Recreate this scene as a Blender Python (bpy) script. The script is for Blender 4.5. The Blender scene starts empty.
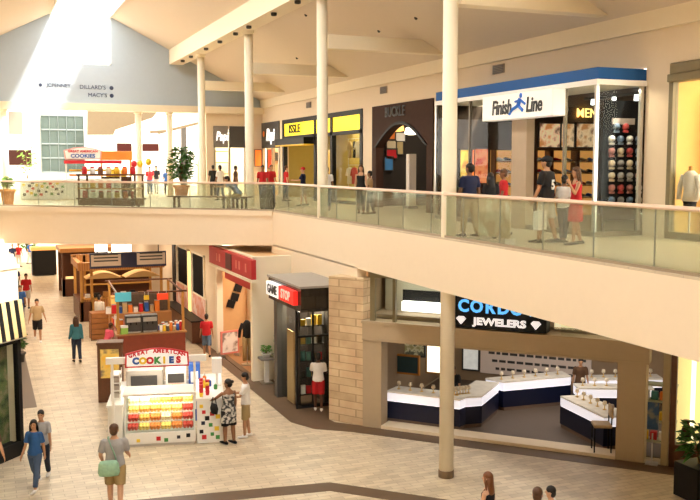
import bpy, math, random
from mathutils import Vector as V, Matrix
random.seed(7)
SC = bpy.context.scene
COL = SC.collection
PI = math.pi
# ------------------------------------------------------------------ camera numbers (700x500 frame)
F = 900.0; EYE = 7.1; UP = 5.5
TH = math.atan(85 / F); PSI = math.atan(370 / F * math.cos(TH))
cf = V((math.sin(PSI) * math.cos(TH), math.cos(PSI) * math.cos(TH), -math.sin(TH)))
cr = V((math.cos(PSI), -math.sin(PSI), 0)); cu = cr.cross(cf)
def ray(x, y): return cf + cr * ((x - 350) / F) - cu * ((y - 250) / F)
def PZ(x, y, z=0.0):                       # where a sight line meets a floor level
    d = ray(x, y); t = (z - EYE) / d.z; return V((d.x * t, d.y * t, z))
def PX(x, y, X):                           # ... a wall running along the mall
    d = ray(x, y); t = X / d.x; return V((X, d.y * t, EYE + d.z * t))
def PY(x, y, Y):                           # ... a wall across the mall
    d = ray(x, y); t = Y / d.y; return V((d.x * t, Y, EYE + d.z * t))

# ------------------------------------------------------------------ materials
MATS = {}
def M(name, col, rough=0.6, metal=0.0, emit=0.0, var=0.06, scale=6.0, ecol=None, spec=0.4):
    if name in MATS: return MATS[name]
    m = bpy.data.materials.new(name); m.use_nodes = True
    nt = m.node_tree; b = nt.nodes['Principled BSDF']
    tc = nt.nodes.new('ShaderNodeTexCoord'); nz = nt.nodes.new('ShaderNodeTexNoise')
    nz.inputs['Scale'].default_value = scale; nz.inputs['Detail'].default_value = 4
    nt.links.new(tc.outputs['Object'], nz.inputs['Vector'])
    cr_ = nt.nodes.new('ShaderNodeMix'); cr_.data_type = 'RGBA'
    a = [max(0, c * (1 - var)) for c in col[:3]] + [1]; c2 = [min(1, c * (1 + var)) for c in col[:3]] + [1]
    cr_.inputs[6].default_value = a; cr_.inputs[7].default_value = c2
    nt.links.new(nz.outputs['Fac'], cr_.inputs[0]); nt.links.new(cr_.outputs[2], b.inputs['Base Color'])
    b.inputs['Roughness'].default_value = rough; b.inputs['Metallic'].default_value = metal
    b.inputs['Specular IOR Level'].default_value = spec
    if emit:
        b.inputs['Emission Color'].default_value = list(ecol or col)[:3] + [1]
        b.inputs['Emission Strength'].default_value = emit
    MATS[name] = m; return m
def glass(name, tint, refl=0.5, rough=0.02, haze=None):
    if name in MATS: return MATS[name]
    m = bpy.data.materials.new(name); m.use_nodes = True; nt = m.node_tree; nt.nodes.clear()
    o = nt.nodes.new('ShaderNodeOutputMaterial'); mx = nt.nodes.new('ShaderNodeMixShader')
    t = nt.nodes.new('ShaderNodeBsdfTransparent'); g = nt.nodes.new('ShaderNodeBsdfGlossy')
    fr = nt.nodes.new('ShaderNodeFresnel'); fr.inputs['IOR'].default_value = 1.45
    mu = nt.nodes.new('ShaderNodeMath'); mu.operation = 'MULTIPLY'; mu.inputs[1].default_value = refl
    ge = nt.nodes.new('ShaderNodeNewGeometry'); m2 = nt.nodes.new('ShaderNodeMath'); m2.operation = 'SUBTRACT'; m2.inputs[0].default_value = 1.0; m3 = nt.nodes.new('ShaderNodeMath'); m3.operation = 'MULTIPLY'
    nt.links.new(ge.outputs['Backfacing'], m2.inputs[1]); nt.links.new(m2.outputs[0], m3.inputs[0]); nt.links.new(mu.outputs[0], m3.inputs[1])
    t.inputs['Color'].default_value = list(tint) + [1]; g.inputs['Roughness'].default_value = rough
    nt.links.new(fr.outputs[0], mu.inputs[0]); nt.links.new(m3.outputs[0], mx.inputs[0])
    src = t.outputs[0]
    if haze:
        df = nt.nodes.new('ShaderNodeBsdfDiffuse'); df.inputs['Color'].default_value = list(haze[:3]) + [1]; mh = nt.nodes.new('ShaderNodeMixShader'); mh.inputs[0].default_value = haze[3]
        nt.links.new(t.outputs[0], mh.inputs[1]); nt.links.new(df.outputs[0], mh.inputs[2]); src = mh.outputs[0]
    nt.links.new(src, mx.inputs[1]); nt.links.new(g.outputs[0], mx.inputs[2]); nt.links.new(mx.outputs[0], o.inputs[0])
    MATS[name] = m; return m
def brick(name, c1, c2, mortar, scale=1.0, bw=0.6, rh=0.3, ms=0.01, rough=0.4, rot=0.0, axis='XY', noise=0.25):
    if name in MATS: return MATS[name]
    m = bpy.data.materials.new(name); m.use_nodes = True; nt = m.node_tree; b = nt.nodes['Principled BSDF']
    tc = nt.nodes.new('ShaderNodeTexCoord'); mp = nt.nodes.new('ShaderNodeMapping'); br = nt.nodes.new('ShaderNodeTexBrick')
    if axis == 'XZ': mp.inputs['Rotation'].default_value = (-PI / 2, 0, 0)
    else: mp.inputs['Rotation'].default_value = (0, 0, rot)
    br.inputs['Color1'].default_value = list(c1) + [1]; br.inputs['Color2'].default_value = list(c2) + [1]; br.inputs['Mortar'].default_value = list(mortar) + [1]
    br.inputs['Scale'].default_value = scale; br.inputs['Brick Width'].default_value = bw; br.inputs['Row Height'].default_value = rh
    br.inputs['Mortar Size'].default_value = ms; br.inputs['Bias'].default_value = -0.1
    nz = nt.nodes.new('ShaderNodeTexNoise'); nz.inputs['Scale'].default_value = 2.2; nz.inputs['Detail'].default_value = 6
    mx = nt.nodes.new('ShaderNodeMix'); mx.data_type = 'RGBA'; mx.blend_type = 'OVERLAY'; mx.inputs[0].default_value = noise
    nt.links.new(tc.outputs['Object'], mp.inputs[0]); nt.links.new(mp.outputs[0], br.inputs[0]); nt.links.new(mp.outputs[0], nz.inputs[0])
    nt.links.new(br.outputs['Color'], mx.inputs[6]); nt.links.new(nz.outputs['Fac'], mx.inputs[7])
    nt.links.new(mx.outputs[2], b.inputs['Base Color']); b.inputs['Roughness'].default_value = rough
    MATS[name] = m; return m
def pattern(name, c1, c2, scale=30, rough=0.7, kind='voronoi', cut=0.5):
    if name in MATS: return MATS[name]
    m = bpy.data.materials.new(name); m.use_nodes = True; nt = m.node_tree; b = nt.nodes['Principled BSDF']
    tc = nt.nodes.new('ShaderNodeTexCoord')
    if kind == 'wave': t = nt.nodes.new('ShaderNodeTexWave'); fac = 'Fac'
    elif kind == 'noise': t = nt.nodes.new('ShaderNodeTexNoise'); fac = 'Fac'
    else: t = nt.nodes.new('ShaderNodeTexVoronoi'); fac = 'Distance'
    t.inputs['Scale'].default_value = scale
    r = nt.nodes.new('ShaderNodeValToRGB'); r.color_ramp.elements[0].color = list(c1) + [1]; r.color_ramp.elements[1].color = list(c2) + [1]
    r.color_ramp.elements[0].position = cut - 0.06; r.color_ramp.elements[1].position = cut + 0.06
    nt.links.new(tc.outputs['Object'], t.inputs['Vector']); nt.links.new(t.outputs[fac], r.inputs[0]); nt.links.new(r.outputs[0], b.inputs['Base Color'])
    b.inputs['Roughness'].default_value = rough; MATS[name] = m; return m

# ------------------------------------------------------------------ mesh builder
class MB:
    def __init__(s): s.v = []; s.f = []
    def add(s, vs, fs):
        n = len(s.v); s.v += [tuple(v) for v in vs]; s.f += [tuple(i + n for i in f) for f in fs]; return s
    def box(s, x0, x1, y0, y1, z0, z1):
        return s.add([(x0,y0,z0),(x1,y0,z0),(x1,y1,z0),(x0,y1,z0),(x0,y0,z1),(x1,y0,z1),(x1,y1,z1),(x0,y1,z1)],
                     [(3,2,1,0),(4,5,6,7),(0,1,5,4),(1,2,6,5),(2,3,7,6),(3,0,4,7)])
    def prism(s, poly, z0, z1):                     # poly counter-clockwise in plan
        n = len(poly)
        z0 = z0 if isinstance(z0, (list, tuple)) else [z0] * n; z1 = z1 if isinstance(z1, (list, tuple)) else [z1] * n
        vs = [(p[0], p[1], z0[i]) for i, p in enumerate(poly)] + [(p[0], p[1], z1[i]) for i, p in enumerate(poly)]
        fs = [tuple(range(n - 1, -1, -1)), tuple(range(n, 2 * n))] + [(i, (i + 1) % n, n + (i + 1) % n, n + i) for i in range(n)]
        return s.add(vs, fs)
    def strip(s, a, b, z0, z1, th, off=0.0):        # wall slab along a->b in plan; thickness to the right-hand side
        a = V((a[0], a[1])); b = V((b[0], b[1])); d = (b - a).normalized(); n = V((d.y, -d.x))
        a0 = a + n * off; b0 = b + n * off; a1 = a0 + n * th; b1 = b0 + n * th
        return s.prism([a1, b1, b0, a0], z0, z1)
    def extr(s, poly, axis, a, b):                  # poly (u,v) extruded along an axis; axis 'x': (y,z), 'y': (x,z)
        n = len(poly)
        g = (lambda p, t: (t, p[0], p[1])) if axis == 'x' else (lambda p, t: (p[0], t, p[1]))
        vs = [g(p, a) for p in poly] + [g(p, b) for p in poly]
        return s.add(vs, [tuple(range(n)), tuple(range(2 * n - 1, n - 1, -1))] + [(i, n + i, n + (i + 1) % n, (i + 1) % n) for i in range(n)])
    def rings(s, rs, n=14, cap=True):               # rs: (centre, u-vector, v-vector)
        vs = []; fs = []
        for c, u, w in rs:
            for k in range(n):
                a = 2 * PI * k / n; vs.append(V(c) + V(u) * math.cos(a) + V(w) * math.sin(a))
        m = len(rs)
        for i in range(m - 1):
            for k in range(n):
                k2 = (k + 1) % n; fs.append((i * n + k, i * n + k2, (i + 1) * n + k2, (i + 1) * n + k))
        if cap: fs += [tuple(range(n - 1, -1, -1)), tuple(range((m - 1) * n, m * n))]
        return s.add(vs, fs)
    def tube(s, pts, r, n=10):
        pts = [V(p) for p in pts]; m = len(pts); rr = r if isinstance(r, (list, tuple)) else [r] * m
        out = []; u = None
        for i, p in enumerate(pts):
            d = (pts[min(i + 1, m - 1)] - pts[max(i - 1, 0)]).normalized()
            if u is None:
                u = d.cross(V((0, 0, 1)) if abs(d.z) < 0.9 else V((1, 0, 0))).normalized()
            else:
                u = (u - d * u.dot(d)).normalized()
            out.append((p, u * rr[i], d.cross(u) * rr[i]))
        return s.rings(out, n)
    def lathe(s, prof, c=(0, 0, 0), n=20):          # prof: (r, z)
        c = V(c); return s.rings([(c + V((0, 0, z)), V((max(r, 1e-4), 0, 0)), V((0, max(r, 1e-4), 0))) for r, z in prof], n)
    def ball(s, c, r, n=12, m=8):
        c = V(c); r = r if isinstance(r, (list, tuple)) else (r, r, r)
        rs = []
        for i in range(m + 1):
            a = -PI / 2 + PI * i / m; q = max(math.cos(a), 0.02)
            rs.append((c + V((0, 0, math.sin(a) * r[2])), V((r[0] * q, 0, 0)), V((0, r[1] * q, 0))))
        return s.rings(rs, n)
    def leaf(s, p, d, L, w):
        p = V(p); d = V(d).normalized(); sd = d.cross(V((0, 0, 1)))
        sd = sd.normalized() if sd.length > 1e-3 else V((1, 0, 0)); up = sd.cross(d)
        a = p + d * L * .5 + sd * w + up * .01; b = p + d * L * .5 - sd * w + up * .01; e = p + d * L - V((0, 0, L * .25))
        return s.add([p, a, e, b], [(0, 1, 2), (0, 2, 3)])
    def rot(s, ang, c=(0, 0, 0)):
        R = Matrix.Rotation(ang, 3, 'Z'); c = V(c); s.v = [tuple(R @ (V(v) - c) + c) for v in s.v]; return s
    def move(s, d): d = V(d); s.v = [tuple(V(v) + d) for v in s.v]; return s
    def build(s, name, mat, parent=None, smooth=False, bevel=0.0, loc=None):
        me = bpy.data.meshes.new(name); me.from_pydata(s.v, [], s.f); me.materials.append(mat)
        if smooth:
            for p in me.polygons: p.use_smooth = True
        o = bpy.data.objects.new(name, me); COL.objects.link(o)
        if parent is not None: o.parent = parent
        if loc is not None: o.location = loc
        if bevel:
            b = o.modifiers.new('bevel', 'BEVEL'); b.width = bevel; b.segments = 2; b.limit_method = 'ANGLE'
        return o
def tag(o, label, cat, group=None):
    o['label'] = label; o['category'] = cat
    if group: o['group'] = group
    return o
def T(name, label, cat, loc=(0, 0, 0), rot=0.0, group=None):
    o = bpy.data.objects.new(name, None); COL.objects.link(o); o.location = loc; o.rotation_euler = (0, 0, rot); o.empty_display_size = 0.2
    return tag(o, label, cat, group)
def S(name, mb, mat, bevel=0.0, smooth=False):
    o = mb.build(name, mat, None, smooth, bevel); o['kind'] = 'structure'; return o
def dup(o, loc=None, rot=None, label=None, group=None, parent=None):
    c = o.copy(); COL.objects.link(c)
    if parent is not None: c.parent = parent
    if loc is not None: c.location = loc
    if rot is not None: c.rotation_euler = (0, 0, rot)
    if label: c['label'] = label
    if group: c['group'] = group
    for ch in list(o.children): dup(ch, parent=c)
    return c
DG = None
def text(name, body, size, mat, parent=None, loc=(0, 0, 0), rot=(PI / 2, 0, 0), ext=0.01, xs=1.0, bold=0.0, shear=0.0, align='CENTER'):
    cu_ = bpy.data.curves.new(name, 'FONT'); cu_.body = body; cu_.size = size; cu_.extrude = ext; cu_.offset = bold; cu_.shear = shear
    cu_.align_x = align; cu_.align_y = 'CENTER'; cu_.resolution_u = 3
    t = bpy.data.objects.new(name, cu_); COL.objects.link(t)
    me = bpy.data.meshes.new_from_object(t.evaluated_get(bpy.context.evaluated_depsgraph_get()))
    bpy.data.objects.remove(t); me.materials.clear(); me.materials.append(mat); me.name = name
    o = bpy.data.objects.new(name, me); COL.objects.link(o); o.location = loc; o.rotation_euler = rot; o.scale = (xs, 1, 1)
    if parent is not None: o.parent = parent
    return o
def fuse(mb, name, mat, parent, voxel=0.012, it=2):  # grow one continuous skin over overlapping limbs
    me = bpy.data.meshes.new(name); me.from_pydata(mb.v, [], mb.f)
    t = bpy.data.objects.new(name, me); COL.objects.link(t)
    r = t.modifiers.new('r', 'REMESH'); r.mode = 'VOXEL'; r.voxel_size = voxel
    if it:
        q = t.modifiers.new('s', 'SMOOTH'); q.iterations = it; q.factor = 0.5
    me2 = bpy.data.meshes.new_from_object(t.evaluated_get(bpy.context.evaluated_depsgraph_get()))
    bpy.data.objects.remove(t); bpy.data.meshes.remove(me)
    me2.materials.clear(); me2.materials.append(mat); me2.name = name
    for p in me2.polygons: p.use_smooth = True
    o = bpy.data.objects.new(name, me2); COL.objects.link(o); o.parent = parent
    return o
# ------------------------------------------------------------------ colours
m_floor = brick('floor_tile', (.62, .525, .385), (.47, .39, .275), (.37, .30, .21), 1.0, .48, .16, .008, .38, 0.0, noise=.35)
m_dark = M('dark_floor_tile', (.115, .072, .042), .45, var=.2, scale=3, spec=.25)
m_peach = M('peach_paint', (.88, .755, .59), .7, var=.02)
m_wall = M('wall_paint', (.77, .65, .49), .75, var=.02)
m_ceil = M('ceiling_paint', (.70, .60, .475), .85, var=.02)
m_beam = M('beam_paint', (.82, .73, .56), .7, var=.02)
m_cream = M('cream_paint', (.86, .78, .62), .55, var=.02)
m_white = M('white_paint', (.86, .85, .82), .5, var=.02)
m_gable = M('gable_grey_paint', (.40, .47, .54), .8, var=.03)
m_ufloor = brick('gallery_tile', (.62, .52, .38), (.58, .48, .35), (.48, .40, .30), 1, .6, .6, .01, .35)
m_black = M('black_finish', (.012, .012, .013), .5, spec=.2)
m_char = M('charcoal_finish', (.06, .055, .05), .45)
m_navy = M('navy_laminate', (.010, .014, .045), .3)
m_glass = glass('clear_glass', (.93, .96, .94), .55)
m_rglass = glass('railing_glass', (.80, .86, .78), 1.0, haze=(.55, .54, .42, .16))
m_steel = M('brushed_steel', (.55, .54, .52), .3, .9)
m_lit = M('lit_white_panel', (1, 1, 1), .5, emit=3.2, var=0)
m_warm = M('lit_warm_panel', (1, .85, .55), .5, emit=2.0, var=0)
m_stone = brick('stacked_stone', (.70, .53, .34), (.56, .41, .25), (.44, .31, .19), 1.0, .62, .21, .012, .85, axis='XZ', noise=.45)
m_brown = M('brown_laminate', (.055, .028, .02), .7, var=.15, spec=.1)
m_wood = pattern('orange_wood', (.36, .14, .035), (.50, .22, .06), 3.0, .45, 'wave', .5)
m_dwood = M('dark_wood', (.12, .045, .02), .4, var=.25, scale=12)
m_lwood = M('light_wood', (.52, .26, .06), .45, var=.15, scale=10)
m_red = M('red_finish', (.60, .02, .03), .45)
m_yellow = M('yellow_finish', (.85, .58, .04), .5)
m_orange = M('orange_finish', (.80, .22, .03), .5)
m_blue = M('blue_finish', (.03, .11, .42), .45)
m_green = M('green_finish', (.06, .28, .07), .5)
m_leaf = M('leaf_green', (.045, .15, .02), .55, var=.4, scale=9)
m_leafl = M('leaf_light_green', (.16, .34, .05), .55, var=.3, scale=9)
m_terra = M('terracotta', (.62, .22, .06), .7)
m_pink = M('pink_print', (.72, .38, .36), .6, var=.3, scale=9)

# ------------------------------------------------------------------ setting: lower level
A_ = V((9.43, 22.1, 0)); B_ = V((14.3, 16.9, 0)); JD = (B_ - A_).normalized(); JN = V((-JD.y * -1, JD.x * -1, 0)) * -1
JN = V((JD.y, -JD.x, 0)) * -1                      # points into the shop
JR = math.atan2(JD.y, JD.x)
def J(t, d=0.0, z=0.0): p = A_ + JD * t + JN * d; return V((p.x, p.y, z))
S('floor', MB().box(-12, 26, -34, 95, -.2, 0), m_floor)
# inlaid dark bands of the floor
S('trim_1', MB().prism([(7.72, 23.2), (8.1, 22.35), J(-.0, -.62), J(12, -.62), J(12, .0), J(-.85, .0), (8.8, 23.05), (9.42, 23.05), (9.42, 28.15), (8.1, 28.15), (8.1, 62), (7.72, 62)], 0, .006), m_dark)
b0 = [PZ(60, 507), PZ(175, 496.5), PZ(330, 482.5), PZ(425, 496.5), PZ(520, 511)]
b1 = [PZ(520, 522), PZ(425, 505.5), PZ(330, 491), PZ(175, 505.5), PZ(60, 516)]
S('trim_2', MB().prism([(p.x, p.y) for p in b1 + b0][::-1] if False else [(p.x, p.y) for p in (b1 + b0)], 0, .006), m_dark)
S('trim_3', MB().prism([(.76, 27.5), (1.30, 27.5), (1.30, 62), (.76, 62)], 0, .006), M('grey_floor_tile', (.17, .13, .10), .45, spec=.25))
# shop-front walls of the lower concourse
wr = MB().box(8.1, 8.3, 33.2, 34.9, 0, 4.1).box(8.1, 8.3, 40.45, 64, 0, 4.1).box(8.1, 8.3, 28.35, 33.2, 3.35, 4.1).box(8.1, 8.3, 34.9, 40.45, 3.5, 4.1).box(8.1, 8.3, 34.9, 40.45, 0, .9)
S('wall_right_lower', wr, m_wall)
S('wall_right_recess', MB().box(8.08, 9.42, 28.15, 28.35, 0, 4.12), m_cream)
S('wall_right_back', MB().box(9.42, 9.7, 22.5, 30.3, 0, 4.32), m_peach)
S('wall_right_stone', MB().strip((8.80, 23.05), (9.43, 22.1), 0, 4.05, -.55), m_stone)
wl = MB().strip((.75, 62), (.75, 23.1), 0, 4.2, .25)
S('wall_left_lower', MB().box(.45, .75, 26.2, 62, 0, 4.2), m_wall)
S('wall_far_lower', MB().box(-6, 14, 88, 88.3, 0, 4.4), M('far_wall_paint', (.45, .33, .2), .8))
# ------------------------------------------------------------------ setting: upper level slabs and edges
e0 = V((9.42, 30.15)); e1 = V((-3.0, 41.2))
def E_(t): return e0 + (e1 - e0) * t
S('trim_4', MB().prism([(9.42, -34), (20, -34), (20, 30.15), (9.42, 30.15)], 4.29, 5.46), m_peach)
S('trim_5', MB().prism([(9.42, 30.15), (20, 30.15), (20, 80), (-3, 80), (-3, 41.2)], [4.29, 4.29, 4.29, 3.9, 3.9], 5.46), m_peach)
n2 = V(((e1 - e0).y, -(e1 - e0).x)).normalized() * -1
cap = MB().prism([(e0.x, e0.y), (e1.x, e1.y), (e1.x - .06 * .665, e1.y - .06 * .747), (e0.x - .04, e0.y - .05)], 5.32, 5.5)
S('trim_6', cap, m_peach)
S('floor_gallery', MB().prism([(9.42, -34), (20, -34), (20, 30.15), (20, 80), (-3, 80), (-3, 41.2), (9.42, 30.15)], 5.46, 5.5), m_ufloor)

# ------------------------------------------------------------------ setting: upper right wall
W = 13.93
uw = MB().box(W, W + .3, -34, 46.3, 9.3, 10.7).box(W, W + .3, -34, 11, 5.5, 9.3)
for y0, y1 in ((15.68, 16.45), (24.05, 26.7), (31.7, 32.7), (42.8, 43.3)): uw.box(W, W + .3, y0, y1, 5.5, 9.3)
S('wall_right', uw, m_wall)
S('trim_7', MB().box(W - .12, W, -34, 46.3, 10.07, 10.52), m_beam)
fw = MB().box(10.9, 13.93, 46.3, 46.6, 8.98, 9.8).box(10.9, 11.28, 46.3, 46.6, 5.5, 9.0).box(12.99, 13.93, 46.3, 46.6, 5.5, 9.0)
S('wall_facing', fw, m_wall)
# gable with its window
S('ceiling_shade_slab', MB().prism([(-8, 46.6), (3.0, 46.6), (4.4, 68.3), (-8, 68.3)], 14.6, 14.8).prism([(6.6, 46.6), (26, 46.6), (26, 68.3), (9.7, 68.3)], 14.6, 14.8), m_ceil)  # unseen roof added to dim the court, its gap shaped to let sky in
S('wall_gable', MB().extr([(-4.4, 10.1), (13.93, 10.1), (13.93, 10.42), (6.2, 14.45), (6.2, 12.0), (3.36, 12.0), (3.36, 14.45), (-4.4, 10.42)], 'y', 46.3, 46.6), m_gable)
S('trim_8', MB().box(-4.4, W, 45.95, 46.6, 9.76, 10.1), m_beam)
gw = S('window_1', MB().box(3.36, 6.2, 46.42, 46.45, 12.0, 14.6), m_glass)
wf = MB().box(3.36, 6.2, 46.38, 46.5, 12.0, 12.07)
for x in (3.36, 4.77, 6.13): wf.box(x, x + .07, 46.38, 46.5, 12.0, 14.6)
wf.build('window_frame', m_white, gw)
# roof slopes and skylight
def roof(xa, za, xb, zb): return MB().extr([(xa, za), (xb, zb), (xb, zb + .25), (xa, za + .25)], 'y', -34, 46.6)
S('ceiling_right', roof(6.2, 14.35, W + .3, 10.28), m_ceil)
S('ceiling_left', roof(3.36, 14.35, -4.7, 10.2), m_ceil)
sk = MB().box(6.12, 6.2, -34, 46.6, 14.3, 14.95).box(3.36, 3.44, -34, 46.6, 14.3, 14.95)
for y in range(-30, 47, 6): sk.extr([(3.4, 14.9), (4.78, 15.4), (6.16, 14.9), (6.16, 14.98), (4.78, 15.48), (3.4, 14.98)], 'y', y, y + .08)
wk = S('window_2', MB().extr([(3.36, 14.92), (4.78, 15.42), (6.2, 14.92), (6.2, 14.94), (4.78, 15.44), (3.36, 14.94)], 'y', -34, 46.6), glass('skylight_glass', (.97, .98, 1), .3))
sk.build('window_frame', m_white, wk)
S('wall_left', MB().box(-4.9, -4.6, -34, 46.3, 0, 10.6), m_wall)
S('wall_near', MB().box(-4.9, 20, -34.3, -34, 0, 14.4), m_wall)
S('wall_right_near', MB().box(20, 20.3, -34, 24, 0, 4.3), m_wall)
# long beam over the columns and the cross beams
S('trim_9', MB().extr([(9.05, 12.17), (9.75, 12.17), (9.75, 13.0), (9.05, 13.0)], 'y', -34, 46.3), m_beam)
k = 10
for y in (9.7, 17.7, 25.7, 33.7, 41.7):
    S('trim_%d' % k, MB().box(9.75, W, y - .2, y + .2, 10.57, 10.98), m_beam); k += 1

# ------------------------------------------------------------------ columns, one by one
colnames = {41.7: 'slim cream round column, farthest of the four full ones along the gallery rail', 33.7: 'slim cream round column rising beside the bridge corner of the railing',
            25.7: 'slim cream round column in front of the yellow shop windows', 17.7: 'tall cream round column in front of the blue-banded shoe shop, reaching the lower floor'}
def column(y, x=9.62, r=.165, z0=0.0, z1=12.17, label=''):
    t = T('round_column', label, 'column', (x, y, z0), 0, 'cream columns along the gallery')
    MB().lathe([(r, 0.0), (r, z1 - z0 - .12)], n=28).build('shaft', m_cream, t, True)
    MB().lathe([(r, z1 - z0 - .12), (r + .05, z1 - z0 - .09), (r + .05, z1 - z0)], n=28).build('capital', m_cream, t)
    if z0 == 0: MB().lathe([(r + .012, 0), (r + .012, .16), (r, .17)], n=28).build('base_ring', M('bronze_ring', (.22, .15, .09), .4, .5), t)
for y in colnames: column(y, label=colnames[y])
for x, l in ((1.1, 'cream column under the gable at the far left edge'), (7.44, 'cream column under the gable behind the orange stand'), (9.0, 'cream column under the gable beside the potted tree')):
    column(46.28, x, .155, 5.5, 9.76, l)

# ------------------------------------------------------------------ glass railings
def railing(name, pts, label, step, flip):
    t = T(name, label, 'railing', (pts[0][0], pts[0][1], UP))
    o = V((pts[0][0], pts[0][1])); 
    a = V((0, 0)); b = V((pts[1][0], pts[1][1])) - o; L = b.length; d = b / L; n = int(round(L / step))
    nn = V((d.y, -d.x)) * flip
    hr = MB()
    for i in range(1):
        q = [(.045, .955), (.035, 1.0), (-.035, 1.0), (-.045, .955), (-.03, .93), (.03, .93)]
        vs = [(nn.x * u, nn.y * u, z) for u, z in q] + [(b.x + nn.x * u, b.y + nn.y * u, z) for u, z in q]
        hr.add(vs, [tuple(range(6)), tuple(range(11, 5, -1))] + [(j, 6 + j, 6 + (j + 1) % 6, (j + 1) % 6) for j in range(6)])
    hr.build('handrail', M('rail_cream', (.78, .60, .48), .3), t)
    MB().strip((0, 0), (b.x, b.y), 0, .05, .05, -.025).build('base_channel', M('rail_channel', (.40, .33, .25), .4, .5), t)
    for i in range(n):
        p = d * (L * i / n + .012); q = d * (L * (i + 1) / n - .012)
        MB().strip(p, q, .04, .94, .014, -.007).build('glass_panel', m_rglass, t)
    for i in range(1, n):
        p = d * (L * i / n)
        MB().strip(p - d * .008, p + d * .008, .04, .94, .02, -.01).build('panel_joint', M('joint_grey_green', (.20, .21, .17), .4), t)
railing('glass_railing', [(9.5, 30.15), (9.5, 5.0)], 'glass balustrade with cream handrail along the right gallery edge', 1.5, 1)
railing('glass_railing', [(9.48, 30.22), (-2.9, 41.25)], 'glass balustrade with cream handrail across the footbridge', 1.6, 1)

# ------------------------------------------------------------------ small fixtures of roof and wall
for i, (x, y) in enumerate(((259, 114), (309, 105), (384, 90), (499, 69))):
    p = PX(x, y, W)
    nm = ['above the corner shop sign', 'above the yellow shop entrance', 'above the dark brown shop', 'above the white box sign'][i]
    t = T('air_vent', 'small dark louvred air vent high on the wall ' + nm, 'vent', (W - .03, p.y, p.z), 0, 'air vents on the upper wall')
    MB().box(0, .03, -.3, .3, -.13, .13).build('frame', M('vent_grey', (.25, .19, .13), .5), t)
    sl = MB()
    for j in range(5): sl.box(-.02, 0, -.27, .27, -.11 + j * .045, -.09 + j * .045)
    sl.build('louvre', m_char, t)
for i in range(9):
    t = T('downlight', 'small dark downlight under the long roof beam', 'downlight', (9.28, 24.5 + i * 2.45 + (.6 if i in (3, 7) else 0), 12.17), 0, 'downlights under the long beam')
    MB().lathe([(.10, 0), (.10, -.09), (.075, -.10), (.07, -.02)], n=14).build('housing', m_char, t)
for x, y in ((306, 15), (297, 58), (379, 31), (416, 18)):
    d = ray(x, y); kx = (14.35 - 10.28) / (6.2 - (W + .3))
    tt = (14.35 - EYE - kx * 6.2) / (d.z - kx * d.x); p = d * tt
    o = MB().lathe([(.05, .05), (.06, 0), (.03, -.05)], (0, 0, 0), 10).build('sprinkler_head', m_char, None, loc=(p.x, p.y, p.z + EYE))
    tag(o, 'tiny dark sprinkler head dotted on the sloping ceiling', 'sprinkler', 'sprinkler heads in the right ceiling')
# wayfinding lettering on the gable
t = T('wall_sign', 'single row of dark lettering on the sunlit left part of the gable', 'sign', (3.55, 46.3, 10.94), 0)
m_ltr = M('dark_blue_lettering', (.04, .05, .10), .5)
text('lettering', 'JCPENNEY', .24, m_ltr, t, (.12, -.012, 0)); MB().ball((-.72, -.012, 0), (.08, .01, .08)).build('arrow_disc', m_ltr, t)
t = T('wall_sign', "two rows of dark lettering with arrow discs on the grey gable", 'sign', (5.55, 46.3, 10.9), 0)
text('lettering', "DILLARD'S", .27, m_ltr, t, (-.28, -.012, 0)); text('lettering', "MACY'S", .27, m_ltr, t, (-.06, -.012, -.38))
for z in (0, -.38): MB().ball((.62, -.012, z), (.10, .01, .10)).build('arrow_disc', m_ltr, t)
# ================================================================== upper shops
RW = (PI / 2, 0, -PI / 2)      # lettering on walls facing the mall axis
m_sglass = glass('shop_glass', (.92, .94, .92), .2)
m_alu = M('bronze_mullion', (.20, .16, .12), .4, .5)
m_sfloor = M('shop_floor', (.30, .22, .15), .4)
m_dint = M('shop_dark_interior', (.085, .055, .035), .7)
def shell(name, x0, x1, y0, y1, z0, z1, mat, sides='bnft'):
    mb = MB()
    if 'b' in sides: mb.box(x1, x1 + .1, y0, y1, z0, z1)
    if 'f' in sides: mb.box(x0, x1, y1, y1 + .1, z0, z1)
    if 'n' in sides: mb.box(x0, x1, y0 - .1, y0, z0, z1)
    if 't' in sides: mb.box(x0, x1, y0, y1, z1, z1 + .1)
    return S(name, mb, mat)
# ---- blue-banded shoe shop, projecting bay -------------------------------------------------
FX, FY0, FY1 = 12.6, 16.45, 24.05
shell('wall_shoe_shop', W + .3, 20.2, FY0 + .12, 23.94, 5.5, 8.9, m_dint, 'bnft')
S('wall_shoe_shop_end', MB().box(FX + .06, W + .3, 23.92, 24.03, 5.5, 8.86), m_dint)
t = T('storefront', 'blue-banded glass shop front projecting from the upper wall beside the white box sign', 'shop front', (FX, FY0, UP))
MB().prism([(FX, FY0), (W, FY0), (W, FY1), (FX, FY1)], 8.98, 9.24).move((-FX, -FY0, -UP)).build('fascia_band', M('blue_band', (.022, .105, .33), .6, var=.03, spec=.15), t)
MB().prism([(FX - .04, FY0 - .04), (W, FY0 - .04), (W, FY1), (FX - .04, FY1)], 8.86, 8.98).move((-FX, -FY0, -UP)).build('soffit_strip', m_white, t)
for y0, y1 in ((19.85, 22.0), (22.0, 24.05), (16.5, 17.6)):
    MB().box(0, .015, y0 - FY0, y1 - FY0, .12, 3.36).build('glass_pane', m_sglass, t)
MB().box(.05, W - FX, 0, .015, .12, 3.36).build('glass_pane', m_sglass, t)
for y, w, mm in ((16.45, .07, m_steel), (17.6, .06, m_alu), (22.0, .05, m_alu), (23.98, .07, m_steel)):
    MB().box(-.02, .06, y - FY0, y - FY0 + w, 0, 3.36).build('mullion', mm, t)
MB().box(W - FX - .14, W - FX - .06, -.01, .07, 0, 3.36).build('mullion', m_steel, t)
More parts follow.
